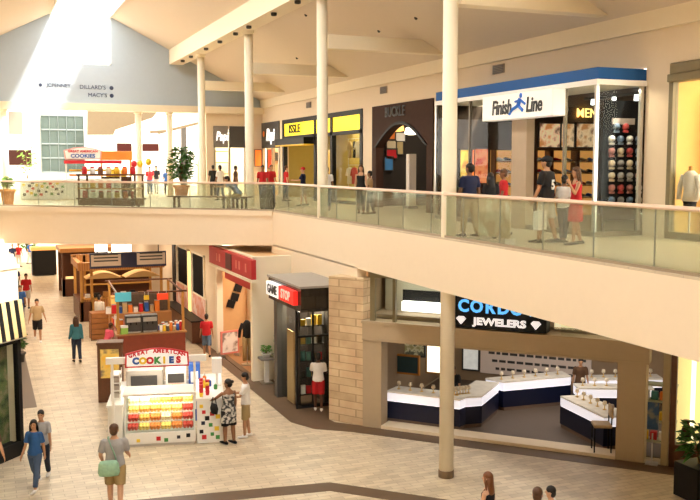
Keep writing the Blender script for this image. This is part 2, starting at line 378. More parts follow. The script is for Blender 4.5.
MB().box(-.03, .2, 19.15 - FY0, 19.83 - FY0, 0, 2.75).build('door_pier', M('tan_laminate', (.44, .33, .22), .4), t)
MB().box(-.02, .06, 0, FY1 - FY0, 0, .12).build('kick_plate', m_alu, t)
MB().box(0, W - FX, -.015, .06, 0, .12).build('kick_plate', m_alu, t)
# white box sign with its lettering
p0 = PX(482, 112, FX); 
t = T('shop_sign', 'white box sign with slanted black lettering and a blue runner mark', 'sign', (FX - .36, (PX(483, 112, FX - .36).y + PX(553, 112, FX - .36).y) / 2, 8.545))
SW = (PX(483, 112, FX - .36).y - PX(553, 112, FX - .36).y) / 2
MB().box(-.02, .34, -SW, SW, -.31, .31).build('sign_box', M('sign_white', (.9, .88, .83), .45, emit=.25, var=0), t, bevel=.012)
bl = M('sign_black', (.01, .01, .012), .4)
text('lettering', 'Finish', .50, bl, t, (-.03, .62, -.02), RW, .008, .80, .012, .15)
text('lettering', 'Line', .50, bl, t, (-.03, -.82, -.02), RW, .008, .80, .012, .15)
rn = MB(); bb = M('sign_blue', (.02, .18, .75), .4)
rn.ball((-.035, -.26, .235), (.01, .065, .065))
for a, b, r in (((-.035, -.24, .16), (-.035, -.16, -.02), .055), ((-.035, -.24, .13), (-.035, -.02, .10), .03), ((-.035, -.24, .13), (-.035, -.46, .02), .03), ((-.035, -.16, 0), (-.035, .1, -.08), .04), ((-.035, .1, -.08), (-.035, .24, -.2), .03), ((-.035, -.16, 0), (-.035, -.36, -.13), .04)):
    rn.tube([a, b], r, 6)
rn.build('runner_mark', bb, t)
# interior of the shoe shop: shelves and pictures on the wall across the shop
YB = 23.90
def back_panel(name, px, mat, label, cat, group=None, depth=.06, Y=YB, trim=None):
    a = PY(px[0], px[3], Y); b = PY(px[2], px[1], Y); cx = (a.x + b.x) / 2
    t = T(name, label, cat, (cx, Y, a.z), 0, group)
    w = (b.x - a.x) / 2; h = b.z - a.z
    MB().box(-w, w, -depth, 0, 0, h).build('panel', mat, t)
    fr = MB().box(-w - .03, -w, -depth - .02, 0, -.03, h + .03).box(w, w + .03, -depth - .02, 0, -.03, h + .03).box(-w, w, -depth - .02, 0, h, h + .03).box(-w, w, -depth - .02, 0, -.03, 0)
    fr.build('frame', trim or m_char, t)
    return t, w, h
def poster_mat(n, c1, c2, c3, e=.5, sc=2.2):
    if n in MATS: return MATS[n]
    m = bpy.data.materials.new(n); m.use_nodes = True; nt = m.node_tree; b = nt.nodes['Principled BSDF']
    tc = nt.nodes.new('ShaderNodeTexCoord'); z = nt.nodes.new('ShaderNodeTexNoise'); z.inputs['Scale'].default_value = sc; z.inputs['Detail'].default_value = 3
    r = nt.nodes.new('ShaderNodeValToRGB'); el = r.color_ramp.elements
    el[0].position = .38; el[1].position = .62; el[0].color = list(c1) + [1]; el[1].color = list(c3) + [1]; q = el.new(.5); q.color = list(c2) + [1]
    r.color_ramp.interpolation = 'EASE'
    nt.links.new(tc.outputs['Object'], z.inputs['Vector']); nt.links.new(z.outputs['Fac'], r.inputs[0]); nt.links.new(r.outputs[0], b.inputs['Base Color'])
    b.inputs['Roughness'].default_value = .5
    if e: nt.links.new(r.outputs[0], b.inputs['Emission Color']); b.inputs['Emission Strength'].default_value = e
    MATS[n] = m; return m
pm1 = poster_mat('lit_photo_tan', (.55, .22, .06), (.85, .6, .34), (.16, .06, .03), .5)
for px, lb in (((538, 124, 559, 147), 'lit picture panel of athletes above the shoe shelves, left of three'),
               ((560, 124, 573, 147), 'narrow lit picture panel above the shoe shelves, middle of three'),
               ((575, 124, 594, 147), 'lit picture panel under the yellow letters above the shoe shelves')):
    back_panel('lit_picture', px, pm1, lb, 'picture', 'lit pictures in the shoe shop')
back_panel('lit_picture', (459, 150, 473, 186), poster_mat('poster_yellow', (.75, .35, .04), (.9, .62, .1), (.8, .5, .06), .5), 'yellow poster panel in the shoe shop window beside the column', 'picture')
back_panel('lit_picture', (471, 149, 487, 183), poster_mat('poster_red', (.65, .06, .02), (.85, .3, .12), (.7, .1, .04), .5), 'red and orange poster panel in the shoe shop window', 'picture')
a = PY(574, 134, YB); 
t = T('wall_letters', 'glowing yellow letters reading MEN on the shoe shop wall', 'sign', (PY(585, 113.5, YB).x, YB - .02, PY(585, 113.5, YB).z))
text('lettering', 'MEN', .40, M('lit_yellow_letters', (1, .7, .2), .5, emit=1.8, var=0), t, (.05, -.02, 0), bold=.003)
# shelves with shoes
shoe_cols = [m_white, m_black, m_red, M('shoe_grey', (.35, .33, .3), .5), M('shoe_tan', (.5, .32, .15), .5), m_blue]
m_shelf = M('shelf_backlit_orange', (.85, .40, .10), .5, emit=.40, var=.1)
def make_shoe(name='display_shoe'):
    t = T(name, '', 'shoe', (0, 0, 0))
    u = MB().rings([(V((-.13, 0, .05)), V((0, .038, 0)), V((0, 0, .05))), (V((-.06, 0, .065)), V((0, .045, 0)), V((0, 0, .055))), (V((.03, 0, .05)), V((0, .045, 0)), V((0, 0, .04))), (V((.13, 0, .035)), V((0, .03, 0)), V((0, 0, .025)))], 10)
    u.build('upper', shoe_cols[0], t, True)
    MB().box(-.145, .15, -.046, .046, 0, .022).build('sole', m_white, t, bevel=.01)
    return t
shoe0 = make_shoe(); ns = 0
rowname = ['top', 'second', 'third', 'lowest']
for si, (xa, xb) in enumerate(((530, 545), (546, 571), (572, 594), (489, 512))):
    zz = [6.10, 6.48, 6.86, 7.22]
    xl = PY(xa, 170, YB).x; xr = PY(xb, 170, YB).x
    bay = ['behind the cap-wearing man', 'behind the child in white', 'behind the woman in red', 'left of the tan door pier'][si]
    t = T('shoe_shelf', 'orange backlit shelving bay of the shoe wall ' + bay, 'shelf', ((xl + xr) / 2, YB - .02, 5.5), 0, 'shelving bays of the shoe wall')
    w = (xr - xl) / 2 - .03
    MB().box(-w, w, -.03, 0, 0, 2.05).build('back_panel', m_shelf, t)
    for x in (-w, w - .03): MB().box(x, x + .03, -.3, -.03, 0, 2.05).build('side_panel', m_dwood, t)
    for z in zz: MB().box(-w + .03, w - .03, -.28, -.03, z - 5.54, z - 5.5).build('shelf_board', m_lwood, t)
    for ri, z in enumerate(zz[::-1]):
        nn = max(2, int(2 * w / .52))
        for j in range(nn):
            x = (xl + xr) / 2 - w + .25 + j * (2 * w - .5) / max(1, nn - 1)
            s = shoe0 if ns == 0 else dup(shoe0)
            s.location = (x, YB - .18, z); s.rotation_euler = (0, 0, random.uniform(-.3, .3)); s['label'] = 'running shoe on the %s orange shelf %s, %s one' % (rowname[ri], bay, ['left', 'right', 'third', 'fourth'][j])
            s['group'] = 'shoes in shelf row %s %s' % (rowname[ri], bay)
            for ch in s.children:
                if ch.name.startswith('upper'):
                    ch.data = ch.data.copy(); ch.data.materials[0] = shoe_cols[ns % 6]
            ns += 1
# dark upper panel behind the pictures, ceiling spot track
t = T('spot_track', 'row of small bright spotlights under the shoe shop ceiling', 'spotlight', (15.0, 18.5, 8.72))
MB().box(-.03, .03, -1.6, 1.6, .1, .16).build('track', m_char, t)
for j in range(4): MB().lathe([(.05, .1), (.06, -.04), (.01, -.05)], (0, -1.3 + j * .85, 0), 10).build('spotlight_head', m_lit, t)
# window display of small picture cards on a black grid (right return window)
YG = 17.25
a = PY(603, 205, YG); b = PY(641, 104, YG); gx = (a.x + b.x) / 2
t = T('display_board', 'tall black display board filled with rows of caps in the right shop window', 'display board', (gx, YG, 5.5))
MB().box(-.52, .52, 0, .06, .3, 3.1).build('board', m_black, t)
for x in (-.5, .46): MB().box(x, x + .04, 0, .06, 0, .3).build('foot', m_black, t)
p = PY(624, 121, YG)
MB().box(-.32, .32, -.03, 0, p.z - 5.58, p.z - 5.44).build('header_strip', M('header_grey', (.5, .42, .38), .5), t)
capmats = [m_white, M('cap_pink', (.6, .25, .22), .6), M('cap_grey', (.4, .38, .37), .6), M('cap_cream', (.75, .62, .45), .6), M('cap_blue', (.2, .28, .4), .6), M('cap_red', (.55, .08, .08), .6)]
rows = ['topmost', 'second', 'third', 'fourth', 'fifth', 'sixth', 'bottom']; cap0 = None; q = 0
for r in range(7):
    y = 127 + r * 12.2
    for c in range(4 if r else 2):
        xpx = (611 + c * 9) if r else (616 + c * 9)
        p = PY(xpx, y, YG - .01)
        if cap0 is None:
            t = T('cap', '', 'cap', (0, 0, 0))
            MB().rings([(V((0, 0, 0)), V((.085, 0, 0)), V((0, 0, .085))), (V((0, -.06, 0.01)), V((.075, 0, 0)), V((0, 0, .075))), (V((0, -.10, .015)), V((.04, 0, 0)), V((0, 0, .04)))], 12).build('crown', capmats[0], t, True)
            MB().box(-.075, .075, -.06, 0, -.135, -.075).build('brim', capmats[0], t, bevel=.02)
            cap0 = t
        else: t = dup(cap0)
        t.location = p; mt = random.choice(capmats)
        t['label'] = 'small cap on the black window board, %s row from the top, %s' % (rows[r], (['leftmost', 'second from left', 'third from left', 'rightmost'] if r else ['left one', 'right one'])[c]); t['group'] = 'caps on the window board'
        for ch in t.children: ch.data = ch.data.copy(); ch.data.materials[0] = mt
# ---- dark brown arched shop ---------------------------------------------------------------
t = T('storefront', 'dark brown shop front with a low arched entrance on the upper level', 'shop front', (W, 29.2, UP))
def arch(y0, y1, zs, zc, n=12):
    return [(y0 + (y1 - y0) * i / n, zs + (zc - zs) * math.sin(PI * i / n)) for i in range(n + 1)]
ar = arch(27.15, 31.3, 7.75, 8.55)
poly = [(26.7, 5.5), (26.7, 9.3), (31.7, 9.3), (31.7, 5.5), (31.3, 5.5)] + ar[::-1] + [(27.15, 5.5)]
MB().extr([(y - 29.2, z - UP) for y, z in poly], 'x', -.05, .25).build('facade', m_brown, t)
arr = arch(27.05, 31.4, 7.78, 8.65) + arch(27.15, 31.3, 7.75, 8.55)[::-1]
MB().extr([(y - 29.2, z - UP) for y, z in arr], 'x', -.10, -.05).build('arch_moulding', m_black, t)
s = T('shop_sign', 'dull grey capital letters on the dark brown shop front', 'sign', (W - .06, 29.6, 9.0))
text('lettering', 'BUCKLE', .52, M('sign_grey', (.10, .10, .10), .5, spec=.2), s, (-.02, 0, 0), RW, .02, .9)
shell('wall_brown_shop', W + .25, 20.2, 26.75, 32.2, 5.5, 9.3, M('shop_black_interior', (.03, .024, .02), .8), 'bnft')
YD = 32.18
for px, c, lb in (((386, 131, 394, 139), m_orange, 'orange lit display square in the arched shop, upper left'), ((395, 133, 404, 141), m_white, 'white display square in the arched shop beside the orange one'),
              ((386, 141, 395, 149), M('display_cream', (.7, .62, .45), .5), 'cream display square in the arched shop above the red one'), ((386, 149, 396, 158), m_red, 'red display square in the arched shop'),
              ((384, 157, 392, 170), M('display_blue', (.06, .25, .6), .5), 'blue display square low in the arched shop'), ((396, 142, 402, 154), M('display_tan', (.5, .4, .2), .5), 'narrow tan display square in the arched shop')):
    back_panel('display_square', px, c, lb, 'display panel', None, .08, YD)
m_bulb = M('lit_bulb', (1, .88, .6), .4, emit=6, var=0)
m_amber = M('lit_amber_shade', (1, .5, .12), .4, emit=1.6, var=0)
for (x, y), mt, lb in (((411, 131), m_bulb, 'bright lamp cluster hanging under the arch, left of the amber one'), ((423, 131), m_amber, 'amber lamp shade hanging under the arch'), ((398, 128), m_amber, 'small amber lamp hanging at the left of the arch')):
    p = PX(x, y, W + .9)
    t = T('pendant_lamp', lb, 'lamp', (p.x, p.y, p.z))
    MB().lathe([(.05, .16), (.2, .1), (.24, -.1), (.1, -.14)], n=16).build('lamp_shade', mt, t, True)
    MB().tube([(0, 0, .15), (0, 0, 9.3 - p.z)], .012, 6).build('cord', m_black, t)
p = PX(411, 190, W + .7)
t = T('display_pillar', 'white display pillar standing inside the arched shop entrance', 'pillar', (p.x, p.y, UP))
MB().box(-.14, .14, -.14, .14, 0, 2.0).build('shaft', M('pillar_white', (.75, .68, .6), .5), t, bevel=.01); MB().box(-.2, .2, -.2, .2, 0, .1).build('plinth', m_char, t)
# ---- yellow shop ----------------------------------------------------------------------------
t = T('storefront', 'black framed shop front with glowing yellow sign panels', 'shop front', (W, 37.7, UP))
def lb(y0, y1, z0, z1, x0=-.04, x1=.15): return MB().box(x0, x1, y0 - 37.7, y1 - 37.7, z0 - UP, z1 - UP)
lb(32.7, 42.8, 9.1, 9.3).build('header', m_black, t)
lb(32.7, 42.8, 8.35, 8.5).build('transom', m_black, t)
for y in (32.7, 35.95, 38.0, 42.55): lb(y, y + .25, 5.5, 9.1).build('frame_post', m_black, t)
m_ylit = M('lit_yellow_panel', (1, .78, .05), .5, emit=.85, var=.08, ecol=(1, .74, .01), scale=1.2)
lb(32.95, 35.95, 8.5, 9.1, .0, .08).build('sign_panel', m_ylit, t)
lb(36.2, 38.0, 8.5, 9.1, .0, .08).build('sign_panel', m_ylit, t)
lb(38.25, 42.55, 8.5, 9.1, .0, .08).build('sign_panel', m_ylit, t)
lb(32.95, 35.95, 5.6, 8.35, .05, .065).build('glass_pane', m_sglass, t)
lb(36.2, 38.0, 5.6, 8.35, .05, .065).build('glass_pane', m_sglass, t)
lb(32.7, 38.1, 5.5, 5.62).build('sill', m_black, t)
lb(38.3, 42.5, 8.05, 8.35, -.5, .1).build('entrance_canopy', m_black, t)
lb(38.3, 42.5, 8.0, 8.05, -.5, .1).build('canopy_edge', m_yellow, t)
s = T('shop_sign', 'black capital letters on the yellow panel over the shop entrance', 'sign', (W - .03, 40.9, 8.8))
text('lettering', 'ISSLE', .56, m_black, s, (-.02, 0, 0), RW, .015, 1.4, .004)
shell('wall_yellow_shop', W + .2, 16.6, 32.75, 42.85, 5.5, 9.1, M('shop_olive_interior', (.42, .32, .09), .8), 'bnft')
gcols = [M('garment_%s' % n, c, .8) for n, c in (('olive', (.22, .2, .06)), ('tan', (.5, .36, .18)), ('black', (.02, .02, .02)), ('cream', (.7, .62, .45)), ('red', (.5, .06, .04)), ('grey', (.25, .24, .23)))]
def garment_mb(w=.2, L=.7):
    g = MB().rings([(V((0, 0, 0)), V((0, w * .5, 0)), V((.03, 0, 0))), (V((0, 0, -.05)), V((0, w, 0)), V((.05, 0, 0))), (V((0, 0, -.3)), V((0, w * .85, 0)), V((.05, 0, 0))), (V((0, 0, -L)), V((0, w, 0)), V((.06, 0, 0)))], 10)
    g.tube([(0, w * .7, -.06), (0, w * 1.35, -.35)], [.05, .045], 6); g.tube([(0, -w * .7, -.06), (0, -w * 1.35, -.35)], [.05, .045], 6)
    g.tube([(0, 0, 0), (0, 0, .1)], .008, 5)
    return g
gm = garment_mb()
g0 = gm.build('hanging_garment', gcols[0]); gme = {}
for i, c in enumerate(gcols):
    me = g0.data.copy(); me.materials.clear(); me.materials.append(c)
    for pl in me.polygons: pl.use_smooth = True
    gme[i] = me
first = [g0]
def garment(loc, ci, label, group, rot=0, sc=1.0):
    o = first.pop() if first else g0.copy()
    if o is not g0: COL.objects.link(o)
    o.data = gme[ci]; o.location = loc; o.rotation_euler = (0, 0, rot); o.scale = (sc, sc, sc)
    return tag(o, label, 'garment', group)
cn = ['olive', 'tan', 'black', 'cream', 'red', 'grey']
for r, z in enumerate((8.1, 7.0)):
    t = T('clothes_rail', ['upper', 'lower'][r] + ' clothes rail inside the yellow shop window', 'rail', (14.6, 34.4, z + .1))
    MB().tube([(0, -1.5, 0), (0, 1.5, 0)], .015, 6).build('bar', m_steel, t)
    for y in (-1.45, 1.45): MB().tube([(0, y, 0), (5.5 * 0 + 0, y, 5.5 - z - .1)], .012, 6).build('post', m_steel, t)
    for j in range(6):
        ci = (j * 5 + r * 2) % 6
        garment((14.6, 33.2 + j * .5, z), ci, '%s top hanging on the %s rail in the yellow shop window, place %s' % (cn[ci], ['upper', 'lower'][r], ['nearest', 'second', 'third', 'fourth', 'fifth', 'farthest'][j]), 'garments on the %s rail' % ['upper', 'lower'][r], random.uniform(-.4, .4), 1.0)
t = T('yellow_banner', 'tall tan display fixture inside the yellow shop entrance', 'display', (15.2, 40.3, UP))
MB().box(-.3, .3, -.5, .5, 0, 2.3).build('panel', M('tan_fixture', (.55, .38, .16), .5), t); MB().box(-.4, .4, -.6, .6, 0, .12).build('plinth', m_black, t)
# ---- corner shop with script signs -------------------------------------------------------------
m_slate = M('slate_panel', (.065, .062, .06), .5)
t = T('storefront', 'charcoal corner shop front with white script sign on the side wall', 'shop front', (W, 44.8, UP))
MB().box(-.05, .2, -1.5, 1.5, 2.48, 3.8).build('fascia', m_slate, t)
for y in (-1.5, -.35, 1.3): MB().box(-.05, .1, y, y + .16, 0, 2.48).build('frame_post', m_steel, t)
MB().box(.02, .035, -1.4, 1.4, .1, 2.48).build('glass_pane', m_sglass, t)
m_script = M('script_white', (.95, .93, .9), .5, emit=1.0, var=0)
s = T('shop_sign', 'white script lettering with an orange dot on the charcoal fascia of the corner shop', 'sign', (W - .05, 44.7, 8.62))
text('lettering', 'Papi', .86, m_script, s, (-.02, 0, 0), RW, .02, .92, .02, .2)
MB().ball((-.02, 1.15, .1), (.02, .16, .16)).build('orange_dot', m_orange, s)
shell('wall_corner_shop', W + .2, 19.5, 43.1, 46.2, 5.5, 9.3, M('shop_cream_interior', (.75, .55, .35), .8), 'bnft')
back_panel('display_square', (255, 150, 261, 166), M('lit_orange_panel', (.9, .2, .03), .5, emit=.5), 'orange display panel in the corner shop left of the red one', 'display panel', None, .05, 46.15)
back_panel('display_square', (268, 150, 273, 168), M('lit_red_panel', (.8, .05, .02), .5, emit=.5), 'red display panel in the corner shop', 'display panel', None, .05, 46.15)
back_panel('display_square', (273, 153, 281, 160), m_char, 'black display panel in the corner shop', 'display panel', None, .05, 46.1)
t = T('storefront', 'grey shop front facing the bridge with a white script sign panel', 'shop front', (12.13, 46.3, UP))
MB().box(-.85, -.08, -.04, .2, 2.5, 3.62).build('sign_panel', M('grey_panel', (.22, .2, .18), .5), t)
MB().box(0.0, .86, -.04, .2, 2.5, 3.62).build('fascia', m_slate, t)
for x in (-.85, -.06, .78): MB().box(x, x + .1, -.03, .1, 0, 2.5).build('frame_post', m_steel, t)
MB().box(-.75, .78, .03, .045, .05, 2.5).build('glass_pane', m_sglass, t)
s = T('shop_sign', 'white script lettering on the shop front that faces the bridge', 'sign', (11.72, 46.25, 8.57))
text('lettering', 'Papi', .66, m_script, s, (0, -.02, 0), ext=.02, xs=.60, bold=.012, shear=.2)
S('wall_corner_back', MB().box(10.9, 13.93, 48.5, 48.6, 5.5, 9.0), M('shop_lit_interior', (.75, .66, .48), .7))
t = T('display_shelf', 'pale display unit behind the bridge-facing window', 'shelf', (11.9, 47.8, UP))
for z in (0.5, 1.1, 1.7, 2.3): MB().box(-.6, .6, -.2, .2, z, z + .05).build('shelf_board', m_lwood, t)
for x in (-.6, .56): MB().box(x, x + .04, -.2, .2, 0, 2.4).build('side_panel', m_white, t)
# ---- olive-headed shop at the right edge ------------------------------------------------------------
m_olive = M('olive_header', (.20, .165, .09), .45)
t = T('storefront', 'olive framed shop front at the right edge of the upper level', 'shop front', (W, 13.6, UP))
MB().box(-.08, .2, -2, 2.03, 3.55, 3.78).build('header', m_olive, t, bevel=.02); MB().box(-.12, .2, -2, 2.06, 3.38, 3.55).build('header', m_olive, t, bevel=.02)
MB().box(-.05, .1, 1.93, 2.06, 0, 3.4).build('frame_post', m_olive, t)
MB().box(.02, .035, -2, 1.93, .15, 3.4).build('glass_pane', m_sglass, t); MB().box(-.05, .1, -2, 2.0, 0, .15).build('sill', m_olive, t)
shell('wall_olive_shop', W + .2, 20.2, 11.0, 15.65, 5.5, 9.3, M('shop_gold_interior', (.62, .40, .14), .8), 'bft')
t = T('display_cabinet', 'golden lit cabinet inside the olive framed shop', 'cabinet', (15.4, 15.2, UP))
MB().box(-.5, 1.4, -.15, .3, 0, 3.2).build('carcass', M('gold_cabinet', (.8, .5, .14), .5, emit=.25), t)
for z in (1.9, 2.5): MB().box(-.5, 1.4, -.35, -.15, z, z + .05).build('shelf_board', m_dwood, t)
t = T('spot_lamp', 'bright white spot cluster near the ceiling of the olive framed shop', 'lamp', (14.6, 14.65, 8.55))
for dx in (-.12, 0, .12): MB().ball((0, dx, 0), .07).build('bulb', m_bulb, t)
MB().tube([(0, 0, 0), (0, 0, .75)], .015, 6).build('stem', m_char, t)
# ---- shop ceilings: real lamps ----------------------------------------------------------------------
def area(name, loc, sx, sy, power, col=(1, .85, .65), rot=(0, 0, 0)):
    l = bpy.data.lights.new(name, 'AREA'); l.shape = 'RECTANGLE'; l.size = sx; l.size_y = sy; l.energy = power; l.color = col
    o = bpy.data.objects.new(name, l); COL.objects.link(o); o.location = loc; o.rotation_euler = rot; return o
def spot_area(*a, **k): return area(*a, **k)
# ================================================================== people
SKIN = {'light': M('skin_light', (.62, .36, .23), .55, var=.04), 'tan': M('skin_tan', (.46, .24, .13), .55, var=.04), 'brown': M('skin_brown', (.26, .12, .06), .55, var=.04), 'dark': M('skin_dark', (.10, .045, .025), .5, var=.04)}
HAIR = {'black': M('hair_black', (.012, .009, .008), .5), 'brown': M('hair_brown', (.08, .035, .015), .5, var=.25, scale=30), 'auburn': M('hair_auburn', (.17, .06, .02), .45, var=.3, scale=30)}
m_eye = M('eye_dark', (.02, .012, .01), .2); m_lip = M('lip_rose', (.40, .13, .10), .5)
def cloth(n, c): return M('cloth_' + n, c, .85, var=.10, scale=14)
CL = {n: cloth(n, c) for n, c in dict(navy=(.012, .018, .06), black=(.012, .012, .014), red=(.50, .015, .02), white=(.78, .76, .74), grey=(.36, .36, .37), khaki=(.36, .26, .12), tan=(.42, .29, .15),
      denim=(.055, .09, .17), royal=(.02, .09, .27), teal=(.05, .20, .24), darkdenim=(.02, .03, .055), blue=(.04, .13, .40), pink=(.75, .10, .16), brown=(.10, .05, .025), pale=(.6, .55, .48), skyblue=(.12, .25, .5), greyblue=(.10, .15, .22), sage=(.35, .33, .2)).items()}
CL['pattern'] = pattern('cloth_zebra_print', (.04, .04, .045), (.58, .56, .53), 15, .8, 'noise', .5)
def person(label, loc, face, h=1.70, top='white', bottom='denim', skin='tan', hair='black', style='short', cap=None, sleeve='short', legs='trousers', shoes='black',
           lL=(8, 4), lR=(-8, 6), aL=(8, 8, 12), aR=(-6, 8, 12), lean=0, hy=0, hp=0, fem=False, vox=.013, seat=None, face_detail=False, group=None, short_len=.55, inL=0, inR=0, fat=1.0, wide=1):
    k = h / 1.75; D = math.radians
    root = T('person', label, 'person', loc, face, group)
    def leg(sx, a, kb):
        hp_ = V((sx * .092, 0, -.03)); d1 = V((0, math.sin(D(a)), -math.cos(D(a)))); d2 = V((0, math.sin(D(a - kb)), -math.cos(D(a - kb))))
        kn = hp_ + d1 * .425; an = kn + d2 * .415; return hp_, kn, an
    L = leg(-1, *lL); R = leg(1, *lR)
    zh = (.07 - min(L[2].z, R[2].z)) if seat is None else seat / k + .09
    up = Matrix.Rotation(-D(lean), 3, 'X')
    def P(v): return V(v) * k                                  # scale
    def U(v): return P(up @ V(v) + V((0, 0, zh)))              # upper body point given from the hip
    def Lw(v): return P(V(v) + V((0, 0, zh)))
    bw = .9 if fem else 1.0; X = Matrix.Rotation(-D(lean), 3, 'X')
    prof = [(-.10, .10, .085), (-.04, .155, .115), (.03, .165 * (1.04 if fem else 1), .12), (.12, .148 * bw * fat, .105 * fat), (.22, .135 * bw * fat, .095 * fat), (.34, .155 * bw, .108), (.43, .165 * bw, .105), (.495, .14 * bw, .085), (.535, .085, .065), (.565, .055, .055)]
    def torso(mb, z0, z1, inf, flare=None):
        rs = []
        for z, rx, ry in prof:
            if z0 - 1e-6 <= z <= z1 + 1e-6: rs.append((U((0, 0, z)), P((rx + inf, 0, 0)), P(up @ V((0, ry + inf, 0)))))
        mb.rings(rs, 20)
    shz = .475
    def arm(sx, s, ab, e, inn):
        sh = up @ V((sx * .178 * bw, 0, shz)) + V((0, 0, zh))
        def dr(t, o): return V((sx * math.sin(D(o)), math.sin(D(t)) * math.cos(D(o)), -math.cos(D(t)) * math.cos(D(o))))
        d1 = dr(s + lean * .3, ab); d2 = dr(s + e, ab - inn)
        el = sh + d1 * .285; wr = el + d2 * .25; return sh, el, wr, d2
    A = {-1: arm(-1, *aL, inL), 1: arm(1, *aR, inR)}
    HCz = .71
    hm = Matrix.Rotation(D(hy), 3, 'Z') @ Matrix.Rotation(D(hp), 3, 'X')
    hc0 = up @ V((0, .012, HCz)) + V((0, 0, zh))
    def Hd(v): return P(hc0 + hm @ V(v))
    body = MB(); torso(body, -.2, .6, 0)
    body.tube([U((0, 0, .5)), U((0, .004, .6)), P(hc0 + V((0, -.005, -.06)))], [.058 * k, .05 * k, .05 * k], 12)
    hr = [(-.118, .026, .03, .04), (-.095, .048, .055, .022), (-.05, .064, .083, .008), (0, .073, .094, 0), (.05, .074, .095, -.004), (.09, .058, .078, -.006), (.115, .028, .04, -.006)]
    body.rings([(Hd((0, y, z)), hm @ P((rx, 0, 0)), hm @ P((0, ry, 0))) for z, rx, ry, y in hr], 16)
    body.tube([Hd((0, .085, .012)), Hd((0, .108, -.022)), Hd((0, .085, -.034))], [.009 * k, .015 * k, .01 * k], 8)
    for sx in (-1, 1): body.ball(Hd((sx * .076, -.005, -.008)), (.012 * k, .02 * k, .03 * k), 8, 6)
    for (hpz, kn, an) in (L, R):
        body.tube([Lw(hpz), Lw(hpz.lerp(kn, .35)), Lw(kn), Lw(kn.lerp(an, .3)), Lw(an)], [.088 * k, .080 * k, .055 * k, .054 * k, .036 * k], 14)
        f = Lw(an)
        body.rings([(f + P((0, -.06, -.035)), P((.028, 0, 0)), P((0, 0, .03))), (f + P((0, .02, -.03)), P((.036, 0, 0)), P((0, 0, .04))), (f + P((0, .13, -.048)), P((.042, 0, 0)), P((0, 0, .02))), (f + P((0, .18, -.052)), P((.03, 0, 0)), P((0, 0, .014)))], 10)
    for sx, (sh, el, wr, d2) in A.items():
        body.tube([P(sh), P(sh.lerp(el, .4)), P(el), P(el.lerp(wr, .3)), P(wr)], [.045 * k, .043 * k, .036 * k, .037 * k, .026 * k], 12)
        a = V((1, 0, 0)).cross(d2).normalized(); n = d2.cross(a) * 1; n = n if n.x * sx < 0 else -n
        body.rings([(P(wr - d2 * .01), P(a * .028), P(n * .02)), (P(wr + d2 * .04), P(a * .04), P(n * .017)), (P(wr + d2 * .085), P(a * .042), P(n * .014))], 10)
        for off, ln in ((.030, .066), (.011, .078), (-.010, .072), (-.029, .056)):
            b = wr + d2 * .08 + a * off; c = b + (d2 + n * .22).normalized() * ln * .55; e = c + (d2 + n * .75).normalized() * ln * .5
            body.tube([P(b), P(c), P(e)], [.0105 * k, .010 * k, .008 * k], 7)
        b = wr + d2 * .025 + a * .025; c = b + (d2 * .65 + a * .75).normalized() * .042; e = c + (d2 * .9 + a * .25 + n * .3).normalized() * .034
        body.tube([P(b), P(c), P(e)], [.013 * k, .0115 * k, .009 * k], 7)
    fuse(body, 'body', SKIN[skin], root, vox)
    # clothing
    if top:
        sm = MB(); torso(sm, -.045 if legs != 'dress' else -.045, .54 if sleeve != 'strap' else .45, .017)
        if sleeve == 'strap':
            for sx in (-1, 1): sm.tube([U((sx * .09, .085, .42)), U((sx * .10, .03, .515)), U((sx * .09, -.085, .42))], .018 * k, 6)
        for sx, (sh, el, wr, d2) in A.items():
            if sleeve in ('short', 'long'): sm.ball(P(sh - V((sx * .008, 0, .004))), .069 * k, 14, 10)
            if sleeve == 'short': sm.tube([P(sh), P(sh.lerp(el, .35)), P(sh.lerp(el, .78))], [.066 * k, .066 * k, .064 * k], 14)
            elif sleeve == 'long': sm.tube([P(sh), P(sh.lerp(el, .5)), P(el), P(wr)], [.066 * k, .062 * k, .055 * k, .044 * k], 14)
        if legs == 'dress':
            sm.rings([(Lw((0, 0, .08)), P((.16, 0, 0)), P((0, .12, 0))), (Lw((0, 0, -.05)), P((.185, 0, 0)), P((0, .145, 0))), (Lw((0, 0, -.34)), P((.20, 0, 0)), P((0, .165, 0)))], 20)
        fuse(sm, {'strap': 'strap_top', 'long': 'jacket'}.get(sleeve, 'shirt') if legs != 'dress' else 'dress', CL[top], root, .014, 1)
    bm_ = MB()
    if legs in ('trousers', 'shorts', 'dress'):
        torso(bm_, -.11, .05, .016)
        for (hpz, kn, an) in (L, R):
            if legs == 'trousers': bm_.tube([Lw(hpz), Lw(hpz.lerp(kn, .5)), Lw(kn), Lw(an.lerp(kn, .12))], [.103 * k, .09 * k, .073 * k, .062 * k], 14)
            else: bm_.tube([Lw(hpz), Lw(hpz.lerp(kn, .5)), Lw(hpz.lerp(kn, short_len + .4))], [.104 * k, .10 * k, .094 * k], 14)
    elif legs == 'skirt':
        torso(bm_, -.045, .05, .014)
        bm_.rings([(Lw((0, 0, .03)), P((.17, 0, 0)), P((0, .125, 0))), (Lw((0, .01, -.2)), P((.20, 0, 0)), P((0, .16, 0))), (Lw((0, .01, -short_len)), P((.205, 0, 0)), P((0, .17, 0)))], 20)
    fuse(bm_, legs if legs != 'dress' else 'shorts', CL[bottom], root, .014, 1)
